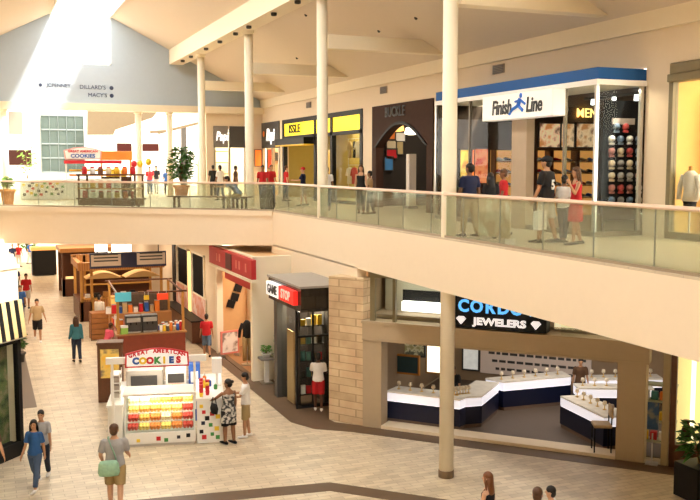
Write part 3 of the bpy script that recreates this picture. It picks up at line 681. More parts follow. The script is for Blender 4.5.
    for (hpz, kn, an) in (L, R):
        f = Lw(an); s_ = MB()
        s_.rings([(f + P((0, -.085, -.03)), P((.03, 0, 0)), P((0, 0, .035))), (f + P((0, -.02, -.022)), P((.044, 0, 0)), P((0, 0, .048))), (f + P((0, .1, -.04)), P((.05, 0, 0)), P((0, 0, .03))), (f + P((0, .2, -.048)), P((.036, 0, 0)), P((0, 0, .021)))], 12)
        s_.build('shoe', M('shoe_' + shoes, CL[shoes].node_tree.nodes['Principled BSDF'].inputs[0].default_value[:3], .6) if False else CL[shoes], root, True)
    if hair:
        h_ = MB(); h_.ball(Hd((0, -.010, .044)), (.083 * k, .100 * k, .090 * k), 16, 10)
        h_.ball(Hd((0, -.045, -.02)), (.072 * k, .062 * k, .085 * k), 14, 8)
        if style == 'long':
            h_.rings([(Hd((0, -.04, .03)), hm @ P((.082, 0, 0)), hm @ P((0, .07, 0))), (Hd((0, -.06, -.1)), hm @ P((.095, 0, 0)), hm @ P((0, .055, 0))), (Hd((0, -.085, -.25)), hm @ P((.105, 0, 0)), hm @ P((0, .045, 0))), (Hd((0, -.10, -.40)), hm @ P((.06, 0, 0)), hm @ P((0, .03, 0)))], 14)
            for sx in (-1, 1): h_.tube([Hd((sx * .07, .02, .04)), Hd((sx * .085, .0, -.06)), Hd((sx * .10, -.02, -.2))], [.025 * k, .028 * k, .015 * k], 8)
        if style == 'bun': h_.ball(Hd((0, -.115, .06)), .045 * k, 10, 8)
        h_.build('hair', HAIR[hair], root, True)
    if cap:
        c_ = MB(); c_.ball(Hd((0, -.012, .05)), (.09 * k, .106 * k, .088 * k), 16, 10)
        cp_ = c_.build('cap', CL[cap], root, True); c_ = MB()
        c_.rings([(Hd((0, .07, .048)), hm @ P((.07, 0, 0)), hm @ P((0, 0, .012))), (Hd((0, .15, .034)), hm @ P((.06, 0, 0)), hm @ P((0, 0, .008)))], 12)
        c_.build('brim', CL[cap], cp_, True)
    if face_detail:
        for sx in (-1, 1): MB().ball(Hd((sx * .030, .086, .010)), (.012 * k, .008 * k, .007 * k), 8, 6).build('eye', m_eye, root, True)
        MB().ball(Hd((0, .083, -.058)), (.024 * k, .012 * k, .008 * k), 8, 6).build('mouth', m_lip, root, True)
    for sx, nm in ((-1, 'L'), (1, 'R')): WR[nm] = Matrix.Rotation(face, 3, 'Z') @ P(A[sx][2] + A[sx][3] * .09) + V(loc)
    WR['sh'] = [Matrix.Rotation(face, 3, 'Z') @ P(A[s][0]) + V(loc) for s in (-1, 1)]
    WR['hip'] = [Matrix.Rotation(face, 3, 'Z') @ Lw((s * .17, 0, 0)) + V(loc) for s in (-1, 1)]
    if wide != 1: root.scale = (wide, wide, 1)
    return root
WR = {}
R_ = math.radians
def upper(x, y, dist_y): return PY(x, y, dist_y)
def place_up(px, Y): p = PY(px, 165, Y); return (p.x, Y, UP)
# ---- upper level people (position along the gallery; distance chosen where they stand in the photo)
person('black-haired person in a dark navy shirt behind the rail, right of the tall column', place_up(470, 17.6), R_(10), 1.62, 'navy', 'khaki', 'brown', hy=10, sleeve='short', wide=1.14)
person('person with black hair in black top between the navy-shirted and red-shirted people', place_up(491, 17.0), R_(-20), 1.42, 'black', 'black', 'brown', style='long', fem=True)
person('person in a bright red shirt standing behind the black-topped person', place_up(504, 17.6), R_(60), 1.50, 'red', 'denim', 'brown', hair='brown', sleeve='short')
nm = person('man in a black cap and black jersey with a white number on the back', place_up(547, 15.6), R_(30), 1.76, 'black', 'pale', 'tan', cap='black', legs='shorts', fat=1.12, wide=1.12)
text('number', '5', .27, M('number_white', (.8, .8, .78), .7), nm, (0, -.129, 1.19), (PI / 2, 0, 0), .006, 1, .01)
person('child with black hair and white top between the jersey man and the woman in red', place_up(565, 15.5), R_(-60), 1.38, 'white', 'darkdenim', 'brown', style='bun')
person('woman in red top with dark hair, hand raised to her face', place_up(577, 15.0), R_(75), 1.55, 'red', 'red', 'tan', hair='brown', style='long', fem=True, legs='skirt', aL=(25, 8, 125), sleeve='strap', short_len=.4)
person('person with bare arms and dark hair at the left of the arched shop entrance', place_up(361, 27.4), R_(150), 1.60, 'black', 'black', 'light', hair='brown', fem=True, style='long', sleeve='strap')
person('short person in tan top near the arched shop entrance', place_up(370, 27.0), R_(60), 1.40, 'tan', 'darkdenim', 'brown')
person('person in dark blue shirt and red cap in front of the yellow shop', place_up(303, 33.6), R_(60), 1.50, 'navy', 'tan', 'light', cap='red', hair=None, legs='shorts', aL=(30, 10, 60))
person('person in a pale shirt beside the column in front of the yellow window', place_up(327, 29.6), R_(-20), 1.52, 'white', 'denim', 'brown', hair='brown')
person('person in red jersey and jeans standing behind the rail near the bridge corner', place_up(262.5, 35.2), R_(160), 1.58, 'red', 'denim', 'brown')
person('person in dark red top walking close behind the red jersey person', place_up(271, 36.0), R_(-170), 1.60, 'red', 'greyblue', 'tan', hair='brown', fem=True)
person('person in red top outside the yellow shop entrance', place_up(286, 38.2), R_(-90), 1.55, 'red', 'darkdenim', 'light', hair='brown')
person('person in white shirt with black hair in front of the bridge-facing shop', place_up(220, 40.3), R_(30), 1.58, 'white', 'denim', 'brown')
person('person in black at the left of the bridge-facing shop', place_up(213, 44.2), R_(0), 1.58, 'black', 'black', 'tan')
person('person in dark top right of the white-shirted one before the bridge-facing shop', place_up(235.5, 41.0), R_(-90), 1.55, 'brown', 'black', 'brown')
# seated man on the bench behind the bridge railing
def bench(p, rot, L, label):
    t = T('bench', label, 'bench', p, rot)
    for i in range(4): MB().box(-L / 2, L / 2, -.24 + i * .125, -.24 + i * .125 + .1, .42, .46).build('seat_slat', m_dwood, t, bevel=.006)
    for x in (-L / 2 + .25, L / 2 - .3):
        MB().box(x, x + .07, -.2, -.13, 0, .42).build('leg', m_char, t); MB().box(x, x + .07, .13, .2, 0, .42).build('leg', m_char, t); MB().box(x, x + .07, -.2, .2, .38, .42).build('crossbar', m_char, t)
    return t
BR = math.atan2((e0 - e1).y, (e0 - e1).x)
bp = E_(.195); bn = V((.665, .747))
bc = bp + bn * .75
bench((bc.x, bc.y, UP), BR, 2.6, 'long dark wood bench with thin legs behind the bridge railing')
sp = E_(.115) + bn * .80
sb = E_(.10) + bn * .75
t = bench((sb.x, sb.y, UP), BR, .9, 'short dark stool under the seated man in blue')
person('man in blue shirt seated and bent forward behind the bridge railing', (sb.x, sb.y, UP), BR + PI / 2 + .5, 1.7, 'skyblue', 'khaki', 'tan', lL=(80, 85), lR=(78, 80), lean=38, aL=(60, 4, 30), aR=(60, 4, 30), seat=.46, hp=-15)
sr = E_(.025) + bn * .45
t = T('backpack', 'large black backpack standing on the floor behind the bridge corner railing', 'backpack', (sr.x, sr.y, UP), BR)
bkp = MB().rings([(V((0, 0, 0)), V((.25, 0, 0)), V((0, .16, 0))), (V((0, 0, .15)), V((.29, 0, 0)), V((0, .2, 0))), (V((0, 0, .5)), V((.27, 0, 0)), V((0, .18, 0))), (V((0, .02, .72)), V((.18, 0, 0)), V((0, .12, 0))), (V((0, .03, .78)), V((.06, 0, 0)), V((0, .05, 0)))], 16)
bkp.build('main_bag', m_black, t, True); MB().box(-.17, .17, -.25, -.14, .1, .42).build('front_pocket', m_char, t, bevel=.03)
MB().tube([(-.05, 0, .77), (0, 0, .84), (.05, 0, .77)], .012, 6).build('carry_loop', m_char, t)
a = PX(478, 241, 9.78); b = PX(510, 208, 9.78)
t = T('poster_board', 'cream and tan poster board standing against the inside of the glass railing', 'poster board', (9.78, (a.y + b.y) / 2, UP))
wv = abs(a.y - b.y) / 2
MB().box(0, .03, -wv, wv, .12, .92).build('board', poster_mat('poster_marble', (.82, .70, .52), (.60, .42, .24), (.85, .76, .62), 0, 2.6), t, bevel=.006)
for y in (-wv + .1, wv - .16): MB().box(-.04, .2, y, y + .05, 0, .12).build('foot', m_steel, t)
p = PY(540, 221, 15.35)
t = T('shopping_bag', 'white paper shopping bag at the knees of the man in the black jersey', 'bag', (p.x, 15.35, p.z - .18), .4)
MB().prism([(-.16, -.06), (.16, -.06), (.16, .06), (-.16, .06)], 0, .38).build('bag_body', m_white, t); MB().tube([(-.08, 0, .37), (-.05, 0, .52), (.05, 0, .52), (.08, 0, .37)], .008, 5).build('handle', m_white, t)
# mannequin in the right shop window
p = place_up(690, 14.55)
t = T('mannequin', 'mannequin torso in a cream jacket in the window of the olive framed shop', 'mannequin', (14.16, 15.22, UP), R_(100))
MB().lathe([(.2, 0), (.2, .03), (.02, .04), (.02, .6)], n=20).build('stand', m_steel, t)
MB().rings([(V((0, 0, .85)), V((.16, 0, 0)), V((0, .11, 0))), (V((0, 0, .95)), V((.17, 0, 0)), V((0, .12, 0))), (V((0, 0, .6)), V((.14, 0, 0)), V((0, .1, 0)))][::-1] if False else [(V((0, 0, .6)), V((.13, 0, 0)), V((0, .1, 0))), (V((0, 0, .9)), V((.17, 0, 0)), V((0, .12, 0)))], 16).build('lower_garment', CL['black'], t, True)
jk = MB().rings([(V((0, 0, .82)), V((.19, 0, 0)), V((0, .13, 0))), (V((0, 0, 1.05)), V((.15, 0, 0)), V((0, .115, 0))), (V((0, 0, 1.3)), V((.19, 0, 0)), V((0, .13, 0))), (V((0, 0, 1.42)), V((.15, 0, 0)), V((0, .1, 0))), (V((0, 0, 1.48)), V((.07, 0, 0)), V((0, .07, 0)))], 16)
for sx in (-1, 1): jk.tube([(sx * .17, 0, 1.38), (sx * .25, .02, 1.12), (sx * .23, .08, .86)], [.07, .06, .05], 10)
jk.build('jacket', CL['pale'], t, True); MB().lathe([(.05, 1.46), (.05, 1.56), (.02, 1.58)], n=12).build('neck_cap', m_lwood, t)

# ================================================================== bridge furniture
def plant(name, loc, label, pot_r, pot_h, hgt, spread, n, leafm, potm, L=.3, group=None, trunk=True, square=False, cat='plant'):
    t = T(name, label, cat, loc, 0, group)
    if square: MB().prism([(-pot_r, -pot_r), (pot_r, -pot_r), (pot_r, pot_r), (-pot_r, pot_r)], 0, pot_h).build('pot', potm, t, bevel=.02)
    else: MB().lathe([(pot_r * .68, 0), (pot_r * .9, pot_h * .8), (pot_r * 1.05, pot_h * .82), (pot_r * 1.05, pot_h), (pot_r * .9, pot_h), (pot_r * .85, pot_h * .9)], n=24).build('pot', potm, t, True)
    MB().lathe([(pot_r * .85, pot_h * .8), (pot_r * .8, pot_h * .93), (.01, pot_h * .95)], n=16).build('soil', m_dwood, [c for c in t.children if c.name.startswith('pot')][0])
    st = MB(); f = MB()
    for i in range(max(3, n // 14)):
        a = random.uniform(0, 2 * PI); q = random.uniform(0, spread * .6)
        tip = V((math.cos(a) * q, math.sin(a) * q, pot_h + (hgt - pot_h) * random.uniform(.55, .95)))
        st.tube([(0, 0, pot_h * .9), V((tip.x * .4, tip.y * .4, (pot_h + tip.z) / 2)), tip], [.02, .014, .006], 5)
    for i in range(n):
        a = random.uniform(0, 2 * PI); el = random.uniform(-.9, 1); zz = pot_h + (hgt - pot_h) * (.55 + .42 * el); q = spread * math.sqrt(max(.05, 1 - el * el * .8)) * random.uniform(.2, 1)
        f.leaf((math.cos(a) * q * .7, math.sin(a) * q * .7, zz), (math.cos(a + random.uniform(-.8, .8)), math.sin(a + random.uniform(-.8, .8)), random.uniform(-.3, .9)), L * random.uniform(.7, 1.2), L * .22)
    st.build('stem', M('stem_brown', (.12, .08, .03), .8), t); f.build('foliage', leafm, t)
    return t
p = PZ(9, 206, UP)
plant('potted_plant', (1.0, 39.2, UP), 'terracotta pot with bushy green plant behind the bridge railing at the far left', .30, .62, 1.10, .30, 130, m_leafl, m_terra, .2)
plant('potted_tree', PY(181, 165, 45.0).xy[:] + (UP,), 'tall dark green leafy tree in a pot beside the column under the gable', .4, .6, 2.45, .85, 420, m_leaf, m_terra, .35)
# jar cart behind the rail
c0 = PZ(82, 205.5, UP); 
ct = E_(.428) + bn * .75
cl = PY(111, 190, 37.0)
t = T('sweets_cart', 'dark red sweets cart with glass front and jars behind the bridge railing', 'cart', (ct.x, ct.y, UP), BR)
xw = 1.28
MB().box(-xw, xw, -.32, .32, .06, .28).build('base_cabinet', m_dwood, t, bevel=.02)
MB().box(-xw - .04, xw + .04, -.36, .36, .28, .34).build('ledge', m_dwood, t)
for x in (-xw, xw - .06):
    for y in (-.3, .24): MB().box(x, x + .06, y, y + .06, .34, 1.2).build('corner_post', m_dwood, t)
MB().box(-xw, xw, -.32, .32, .68, .72).build('shelf', m_lwood, t)
MB().box(-xw - .03, xw + .03, -.35, .35, 1.2, 1.26).build('top_board', m_dwood, t)
MB().box(-xw + .06, xw - .06, -.31, -.3, .34, 1.2).build('glass_front', m_sglass, t)
for x in (-xw + .2, xw - .2):
    for y in (-.22, .22): MB().ball((x, y, .05), .05).build('wheel', m_black, t)
jar = T('sweets_jar', '', 'jar', (0, 0, 0)); MB().lathe([(.09, 0), (.10, .02), (.10, .2), (.07, .24), (.001, .24)], n=14).build('jar_body', m_white, jar, True); MB().lathe([(.08, .24), (.08, .28), (.001, .285)], n=14).build('lid', m_red, jar)
jm = [m_red, m_orange, m_yellow, M('jar_cream', (.8, .7, .5), .4), M('jar_brown', (.2, .07, .03), .4), m_white]
for r, z in enumerate((.34, .72, 1.26)):
    for j in range(7):
        c = jar if (r == 0 and j == 0) else dup(jar)
        lx = -1.08 + j * .36; ly = -.12
        q = Matrix.Rotation(BR, 3, 'Z') @ V((lx, ly, z)); c.location = (ct.x + q.x, ct.y + q.y, UP + z)
        c['label'] = 'sweets jar on the %s of the dark red cart, %s' % (['lower shelf', 'middle shelf', 'top'][r], ['leftmost', 'second from left', 'third from left', 'middle one', 'third from right', 'second from right', 'rightmost'][j])
        c['group'] = 'jars on the %s of the sweets cart' % ['lower shelf', 'middle shelf', 'top'][r]
        for ch in c.children:
            if ch.name.startswith('jar_body'): ch.data = ch.data.copy(); ch.data.materials[0] = jm[(j * 5 + r * 3) % 6]
# red and white cookie stand on the upper level
def dots(mb_list, x0, x1, z0, z1, y, n, seed, sz=.10):
    rnd = random.Random(seed); mats = [m_black, m_red, m_green, m_yellow, m_navy]; out = []; got = []
    tries = 0
    while len(got) < n and tries < 4000:
        tries += 1; x = rnd.uniform(x0 + sz, x1 - sz); z = rnd.uniform(z0 + sz, z1 - sz)
        if all(abs(x - a) + abs(z - b) > sz * 2.0 for a, b in got):
            got.append((x, z)); s = sz * rnd.uniform(.42, .55); out.append((MB().box(x - s, x + s, y - .004, y, z - s, z + s), mats[len(got) % 5]))
    return out
kc = PY(79, 165, 44.3)
t = T('cookie_stand', 'red and white cookie stand with white sign on the upper level behind the sweets cart', 'stand', (kc.x, 44.3, UP), -.12); t.scale = (1, 1, .9)
MB().box(-2.6, -.6, -.55, .5, 0, 1.05).build('dotted_counter', m_white, t, bevel=.02)
ddm = MB(); 
for mb, mt in dots([], -2.6, -.6, .1, 1.0, -.551, 26, 3, .13): mb.build('dot', mt, t)
MB().box(-.6, 1.9, -.6, .5, 0, 1.05).build('display_counter', m_white, t, bevel=.02)
MB().box(-.55, 1.85, -.62, .2, 1.05, 1.72).build('glass_case', m_sglass, t)
for x in (-.6, 1.84): MB().box(x, x + .06, -.6, -.54, 1.05, 2.0).build('corner_post', m_white, t)
MB().box(-.65, 1.95, -.65, .5, 1.85, 2.02).build('red_canopy', m_red, t)
MB().box(-.45, 1.8, -.2, .2, 1.2, 1.3).build('cookie_tray', m_orange, t); MB().box(-.45, 1.8, -.1, .3, 1.45, 1.55).build('cookie_tray', m_yellow, t)
sg = MB().extr([(-.55, 2.1), (.95, 2.1), (1.0, 2.5), (.6, 2.62), (.2, 2.66), (-.2, 2.62), (-.6, 2.5)], 'y', -.6, -.5); sg.build('sign_board', m_white, t)
MB().extr([(-.6, 2.05), (1.0, 2.05), (1.06, 2.53), (.62, 2.67), (.2, 2.72), (-.22, 2.67), (-.66, 2.53)], 'y', -.56, -.49).build('sign_border', m_pink, t)
text('sign_lettering', 'COOKIES', .26, m_blue, t, (.2, -.61, 2.24), ext=.008, bold=.01); text('sign_lettering', 'GREAT AMERICAN', .16, m_red, t, (.2, -.61, 2.48), ext=.008, bold=.006)
kp = PY(116, 165, 47.4)
t = T('drinks_stand', 'orange topped stand right of the cookie stand on the upper level', 'stand', (kp.x, 47.4, UP), -.1)
MB().box(-.75, .75, -.4, .4, 0, 1.0).build('counter', m_brown, t, bevel=.02); MB().box(-.8, .8, -.45, .45, 1.85, 2.3).build('orange_canopy', m_orange, t, bevel=.03)
for x in (-.75, .69):
    for y in (-.4, .34): MB().box(x, x + .06, y, y + .06, 1.0, 1.85).build('post', m_lwood, t)
MB().box(-.5, .5, -.15, .15, 1.0, 1.35).build('yellow_machine', m_yellow, t, bevel=.03)
for x, lb_ , c in ((134, 'red round balloon by the orange stand', m_red), (140, 'yellow round balloon by the orange stand', m_yellow), (148.5, 'yellow round sign ball farther right beyond the orange stand', m_yellow)):
    p = PY(x, 164 if x < 145 else 162, 44.2)
    t = T('balloon', lb_, 'balloon', tuple(p)); MB().ball((0, 0, 0), (.14, .14, .17), 14, 10).build('skin', c, t, True); MB().tube([(0, 0, -.16), (0, 0, UP - p.z)], .006, 5).build('string', m_steel, t)
person('far person in red shirt beyond the orange stand, on the upper level', place_up(149.5, 50), R_(180), 1.5, 'red', 'denim', 'tan', vox=.02)
person('far person in dark top right of the far red shirt, upper level', place_up(156, 51), R_(160), 1.55, 'black', 'grey', 'tan', vox=.02)
person('far person in blue shirt left of the potted tree', place_up(166.5, 49), R_(180), 1.4, 'blue', 'navy', 'brown', vox=.02)

# ================================================================== sunlit court beyond the gable
YC = 68.0
def cw(x0, x1, y0, y1, dz=0): a = PY(x0, y1, YC); b = PY(x1, y0, YC); return a.x, b.x, a.z, b.z
S('wall_far', MB().box(-8, 26, YC, YC + .3, 5.5, 14), M('court_white', (.85, .86, .85), .7))
x0, x1, z0, z1 = cw(42, 83, 116, 172)
wn = S('window_3', MB().box(x0, x1, YC - .12, YC - .08, z0, z1), M('court_window_glass', (.07, .095, .09), .3, var=.3, scale=.8, spec=.1))
fr = MB()
for i in range(5): fr.box(x0, x1, YC - .18, YC - .06, z0 + (z1 - z0) * i / 4 - .05, z0 + (z1 - z0) * i / 4 + .05)
for i in range(6): fr.box(x0 + (x1 - x0) * i / 5 - .015, x0 + (x1 - x0) * i / 5 + .015, YC - .18, YC - .06, z0, z1)
fr.build('window_frame', M('court_frame', (.15, .19, .20), .5), wn)
for (a, b, c, d), mt, nm, lb_ in (((9, 22, 112, 134), M('court_grey_panel', (.17, .155, .13), .7), 'wall_board', 'grey panel high on the bright far wall at the left'),
      ((9, 31, 150, 165), M('court_dark_red', (.03, .01, .007), .7, spec=.1), 'fascia_sign', 'dark red shop fascia on the bright far wall at the left'),
      ((117, 131, 143.5, 152), M('court_maroon', (.05, .012, .01), .7, spec=.1), 'fascia_sign', 'maroon shop fascia on the far wall left of the middle column'),
      ((142.5, 158, 144, 151), M('court_maroon', (.05, .012, .01), .7, spec=.1), 'fascia_sign', 'maroon shop fascia on the far wall right of the middle column')):
    q = cw(a, b, c, d); t = tag(MB().box(0, q[1] - q[0], -.25, 0, 0, q[3] - q[2]).build(nm, mt, None, loc=(q[0], YC, q[2])), lb_, 'board' if 'board' in nm else 'sign')
q = cw(36.5, 38.5, 117, 172); S('trim_20', MB().box(q[0], q[1], YC - .4, YC - .1, 5.5, q[3]), M('court_post', (.5, .52, .5), .6))
bp_ = [PY(x, y, 60) for x, y in ((87, 108), (87, 135), (113, 135), (115, 130), (152, 118), (160, 108))]
S('wall_court_bulkhead', MB().extr([(p.x, p.z) for p in bp_], 'y', 59.8, 60), M('court_tan', (.16, .125, .08), .8))
for i, (xa, ya, xb, yb) in enumerate(((158, 133, 203, 122), (150, 132, 168, 131))):
    a = PY(xa, ya, 58); b = PY(xb, yb, 58); S('trim_%d' % (21 + i), MB().tube([a, b], .10, 6), M('court_tan', (.5, .42, .3), .8))
a = PY(184, 132, 58); S('trim_23', MB().box(a.x - .15, a.x + .15, 58, 58.3, 5.5, a.z + .3), m_char)
plant('potted_tree', PY(27, 165, 60).xy[:] + (UP,), 'pale green little tree far back in the bright court at the left', .4, .6, 3.2, .6, 60, m_leafl, m_terra, .35)
# ================================================================== lower concourse, right side
# ---- red-headed clothes shop ------------------------------------------------------------------
m_tanint = M('tan_shop_interior', (.62, .40, .20), .6)
t = T('storefront', 'red-headed shop front on the lower level, left of the white wall', 'shop front', (8.1, 30.6, 0))
MB().box(-.16, 0, -2.85, 2.95, 3.42, 4.06).build('fascia', M('red_fascia', (.50, .03, .035), .5, var=.05), t, bevel=.01)
MB().box(-.19, .05, -2.88, 2.98, 3.32, 3.42).build('fascia_lip', m_cream, t)
for y in (-2.35, 2.45): MB().box(-.03, .2, y - .12, y + .12, 0, 3.32).build('door_post', m_cream, t)
MB().box(.3, .36, -2.2, 2.4, 2.85, 3.3).build('inner_header', m_red, t)
MB().box(.0, .2, -2.2, 2.4, 0, .03).build('threshold', m_dark, t)
s = T('shop_sign', 'dark square emblem and faint lettering on the red fascia', 'sign', (7.94, 30.6, 3.74))
MB().box(-.03, 0, -.38, .38, -.27, .27).build('emblem_plate', M('emblem_dark', (.10, .015, .015), .5), s)
for y, w in ((1.7, .14), (1.3, .14), (-1.0, .14), (-1.4, .14), (-2.2, .16)): MB().box(-.015, 0, y - w / 2, y + w / 2, -.14, .14).build('letter_block', M('letter_faint', (.72, .22, .18), .5), s)
shell('wall_red_shop', 8.3, 13.5, 28.4, 33.9, 0, 3.9, m_tanint, 'bft')
S('floor_red_shop', MB().box(8.1, 13.5, 28.4, 33.9, .0, .012), M('shop_wood_floor', (.28, .13, .05), .4))
for i, (x, y) in enumerate(((238, 288), (235, 297), (231, 304))):
    p = PY(x, y, 33.85)
    t = tag(MB().box(-.15, .15, -.05, 0, -.15, .15).build('wall_picture', m_black, None, loc=(p.x, 33.88, p.z)), 'black square picture on the red-headed shop wall, %s of a slanting three' % ['topmost', 'middle', 'lowest'][i], 'picture', 'black squares in the red-headed shop')
    t.rotation_euler = (0, .3, 0)
p = PY(238, 275, 33.0)
t = T('pendant_lamp', 'warm glowing lamp under the ceiling of the red-headed shop', 'lamp', (p.x, p.y, p.z)); MB().lathe([(.03, .2), (.14, .1), (.16, -.1), (.02, -.12)], n=14).build('lamp_shade', m_amber, t, True); MB().tube([(0, 0, .2), (0, 0, 3.9 - p.z)], .01, 5).build('cord', m_black, t)
p = PZ(247, 352)
t = T('mannequin', 'headless mannequin in black top and tan trousers in the red-headed shop', 'mannequin', (PY(247, 330, 30.6).x, 30.6, .012))
MB().lathe([(.22, 0), (.22, .03), (.02, .04), (.02, 1.0)], n=18).build('stand', m_steel, t)
tr = MB(); 
for sx in (-1, 1): tr.tube([(sx * .08, 0, 1.02), (sx * .09, 0, .6), (sx * .1, 0, .15)], [.1, .08, .07], 10)
tr.build('trousers', CL['khaki'], t, True)
jk = MB().rings([(V((0, 0, .98)), V((.17, 0, 0)), V((0, .12, 0))), (V((0, 0, 1.2)), V((.15, 0, 0)), V((0, .11, 0))), (V((0, 0, 1.45)), V((.19, 0, 0)), V((0, .12, 0))), (V((0, 0, 1.6)), V((.06, 0, 0)), V((0, .06, 0)))], 14)
for sx in (-1, 1): jk.tube([(sx * .16, 0, 1.5), (sx * .26, 0, 1.25), (sx * .27, .05, 1.0)], [.07, .06, .05], 8)
jk.build('jacket', CL['black'], t, True)
p = PZ(229, 350)
t = T('poster_stand', 'red framed white poster stand at the entrance of the red-headed shop', 'poster stand', (8.35, 32.2, 0), R_(15))
MB().box(-.38, .38, -.03, .03, .12, .98).build('frame', M('pale_red_frame', (.72, .22, .18), .5), t); MB().box(-.32, .32, -.036, -.03, .18, .92).build('poster', poster_mat('poster_figure', (.82, .78, .74), (.8, .74, .7), (.25, .18, .16), 0, 2.4), t)
for x in (-.3, .3): MB().box(x - .03, x + .03, -.2, .2, 0, .12).build('foot', m_steel, t)
# ---- dark windows farther along ------------------------------------------------------------------
for (y0, y1, z0, z1, lb_) in ((34.95, 37.35, 1.75, 3.46, 'tall black shop window right of the gold lit strip'), (37.95, 40.4, 1.75, 3.46, 'tall black shop window left of the gold lit strip')):
    t = T('shop_window', lb_ + ' on the lower level', 'shop window', (8.1, (y0 + y1) / 2, 0))
    h = (y1 - y0) / 2
    MB().box(.02, .06, -h + .1, h - .1, z0, z1).build('dark_pane', M('dark_pane', (.006, .006, .007), .6, spec=.05), t)
    MB().box(-.06, .1, -h, -h + .1, .9, z1 + .06).box(-.06, .1, h - .1, h, .9, z1 + .06).box(-.06, .1, -h, h, z1, z1 + .08).build('frame', m_cream, t)
    MB().box(-.02, .06, -h + .1, h - .1, .9, z0).build('lower_panel', m_cream, t)
t = tag(MB().box(8.0, 8.14, 37.4, 37.75, .9, 3.46).build('light_strip', M('lit_gold_strip', (1, .68, .25), .5, emit=.9, var=0)), 'gold lit strip between the two tall black windows', 'light')
t = tag(MB().box(8.02, 8.1, 40.6, 41.2, .9, 3.5).build('window_strip', m_black), 'narrow black window strip at the far end of the row', 'shop window')
for (x0, y0, x1, y1, lb_) in ((192, 299, 205, 315, 'pink portrait poster under the nearer black window'), (176, 287, 188, 304, 'pink portrait poster under the farther black window')):
    a = PX(x0, y1, 8.02); b = PX(x1, y0, 8.02)
    t = T('poster', lb_, 'poster', (8.07, (a.y + b.y) / 2, a.z)); h = abs(b.y - a.y) / 2
    MB().box(-.03, 0, -h, h, 0, b.z - a.z).build('frame', m_cream, t); MB().box(-.04, -.03, -h + .06, h - .06, .06, b.z - a.z - .06).build('print', poster_mat('poster_portrait', (.75, .45, .42), (.7, .3, .2), (.85, .65, .6), 0, 2.0), t)
t = T('counter', 'dark low counter along the wall below the portrait posters', 'counter', (7.75, 38, 0)); MB().box(-.2, .28, -3, 2.6, .05, .88).build('carcass', m_dwood, t); MB().box(-.24, .3, -3.05, 2.65, .88, .94).build('top', m_black, t)
# ---- recess with two planter tables --------------------------------------------------------------
for i, (x, y, hh, lb_) in enumerate(((8.42, 27.78, .86, 'grey table with a pale pedestal by the white wall, left one'), (8.92, 27.85, .92, 'grey table by the white wall, right one'))):
    t = T('side_table', lb_, 'table', (x, y, 0)); MB().box(-.23, .23, -.22, .22, hh - .07, hh).build('table_top', M('table_grey', (.26, .24, .22), .4), t, bevel=.01)
    MB().box(-.07, .07, -.07, .07, .04, hh - .07).build('pedestal', m_white if i == 0 else m_char, t); MB().box(-.18, .18, -.18, .18, 0, .04).build('foot_plate', m_steel, t)
plant('potted_plant', (8.42, 27.78, .86), 'low bowl of bright green leaves on the left grey table', .16, .14, .38, .2, 70, M('leaf_bright', (.10, .36, .05), .5, var=.3), m_white, .12)
plant('potted_plant', (8.92, 27.85, .92), 'taller green plant in a dark box on the right grey table', .17, .3, .68, .2, 90, M('leaf_mid', (.05, .22, .05), .5, var=.3), m_green, .14, square=True)
# ---- black canopied shop --------------------------------------------------------------------------
m_tileb = brick('black_tile', (.022, .018, .014), (.03, .025, .018), (.012, .01, .008), 1, .35, .35, .006, .25, axis='XZ')
t = T('storefront', 'black tiled shop front with overhanging canopy left of the stone pillar', 'shop front', (8.8, 24.7, 0))
MB().box(-.78, .62, -1.55, 1.45, 3.06, 3.72).build('canopy', m_tileb, t)
MB().box(-.82, .62, -1.59, 1.49, 3.72, 3.78).build('canopy_top', M('canopy_grey', (.33, .31, .28), .5), t)
MB().box(-.62, -.3, 1.15, 1.45, 0, 3.06).build('corner_pier', m_char, t)
MB().box(-.5, -.44, -.3, -.24, 0, 3.06).build('frame_post', m_black, t); MB().box(.0, .05, -.3, -.24, 0, 3.06).build('frame_post', m_black, t)
MB().box(-.5, .6, -.31, -.25, 2.1, 2.16).build('transom', m_black, t); MB().box(-.5, .6, -.31, -.25, 0, .1).build('kick_plate', m_black, t)
MB().box(-.48, .6, -.28, -.265, .1, 3.06).build('glass_pane', m_sglass, t); MB().box(-.48, -.465, -.24, 1.15, .1, 3.06).build('glass_pane', m_sglass, t)
MB().box(-.45, -.40, .1, .7, 0.05, 2.2).build('tan_panel', M('tan_door', (.50, .34, .16), .5), t)
s = T('shop_sign', 'white and red box sign with light lettering on the side of the black canopy', 'sign', (8.0, 24.75, 3.42))
MB().box(-.12, .02, .0, 1.2, -.20, .20).build('white_box', M('lit_white_sign', (.95, .95, .95), .5, emit=.5, var=0), s, bevel=.01)
MB().box(-.12, .02, -1.35, .0, -.20, .20).build('red_box', M('lit_red_sign', (.85, .03, .02), .5, emit=.35, var=0), s, bevel=.01)
text('lettering', 'GAME', .36, m_char, s, (-.13, .60, 0), RW, .006, .95, .012); text('lettering', 'STOP', .36, m_white, s, (-.13, -.66, 0), RW, .006, .95, .012)
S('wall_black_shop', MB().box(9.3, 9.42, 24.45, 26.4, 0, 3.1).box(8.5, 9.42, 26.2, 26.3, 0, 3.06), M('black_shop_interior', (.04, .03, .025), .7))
r2 = random.Random(5); boxes = [m_white, m_yellow, M('box_gold', (.55, .38, .10), .4), M('box_teal', (.08, .2, .2), .5), m_char, m_red]
t = T('display_shelf', 'shelf rack of small boxes inside the black tiled shop window', 'shelf', (8.95, 24.72, 0))
for z in (.3, .8, 1.3, 1.8, 2.35): MB().box(-.42, .34, 0, .25, z, z + .03).build('shelf_board', m_char, t)
for x in (-.44, .34): MB().box(x, x + .03, 0, .25, 0, 2.8).build('side_panel', m_char, t)
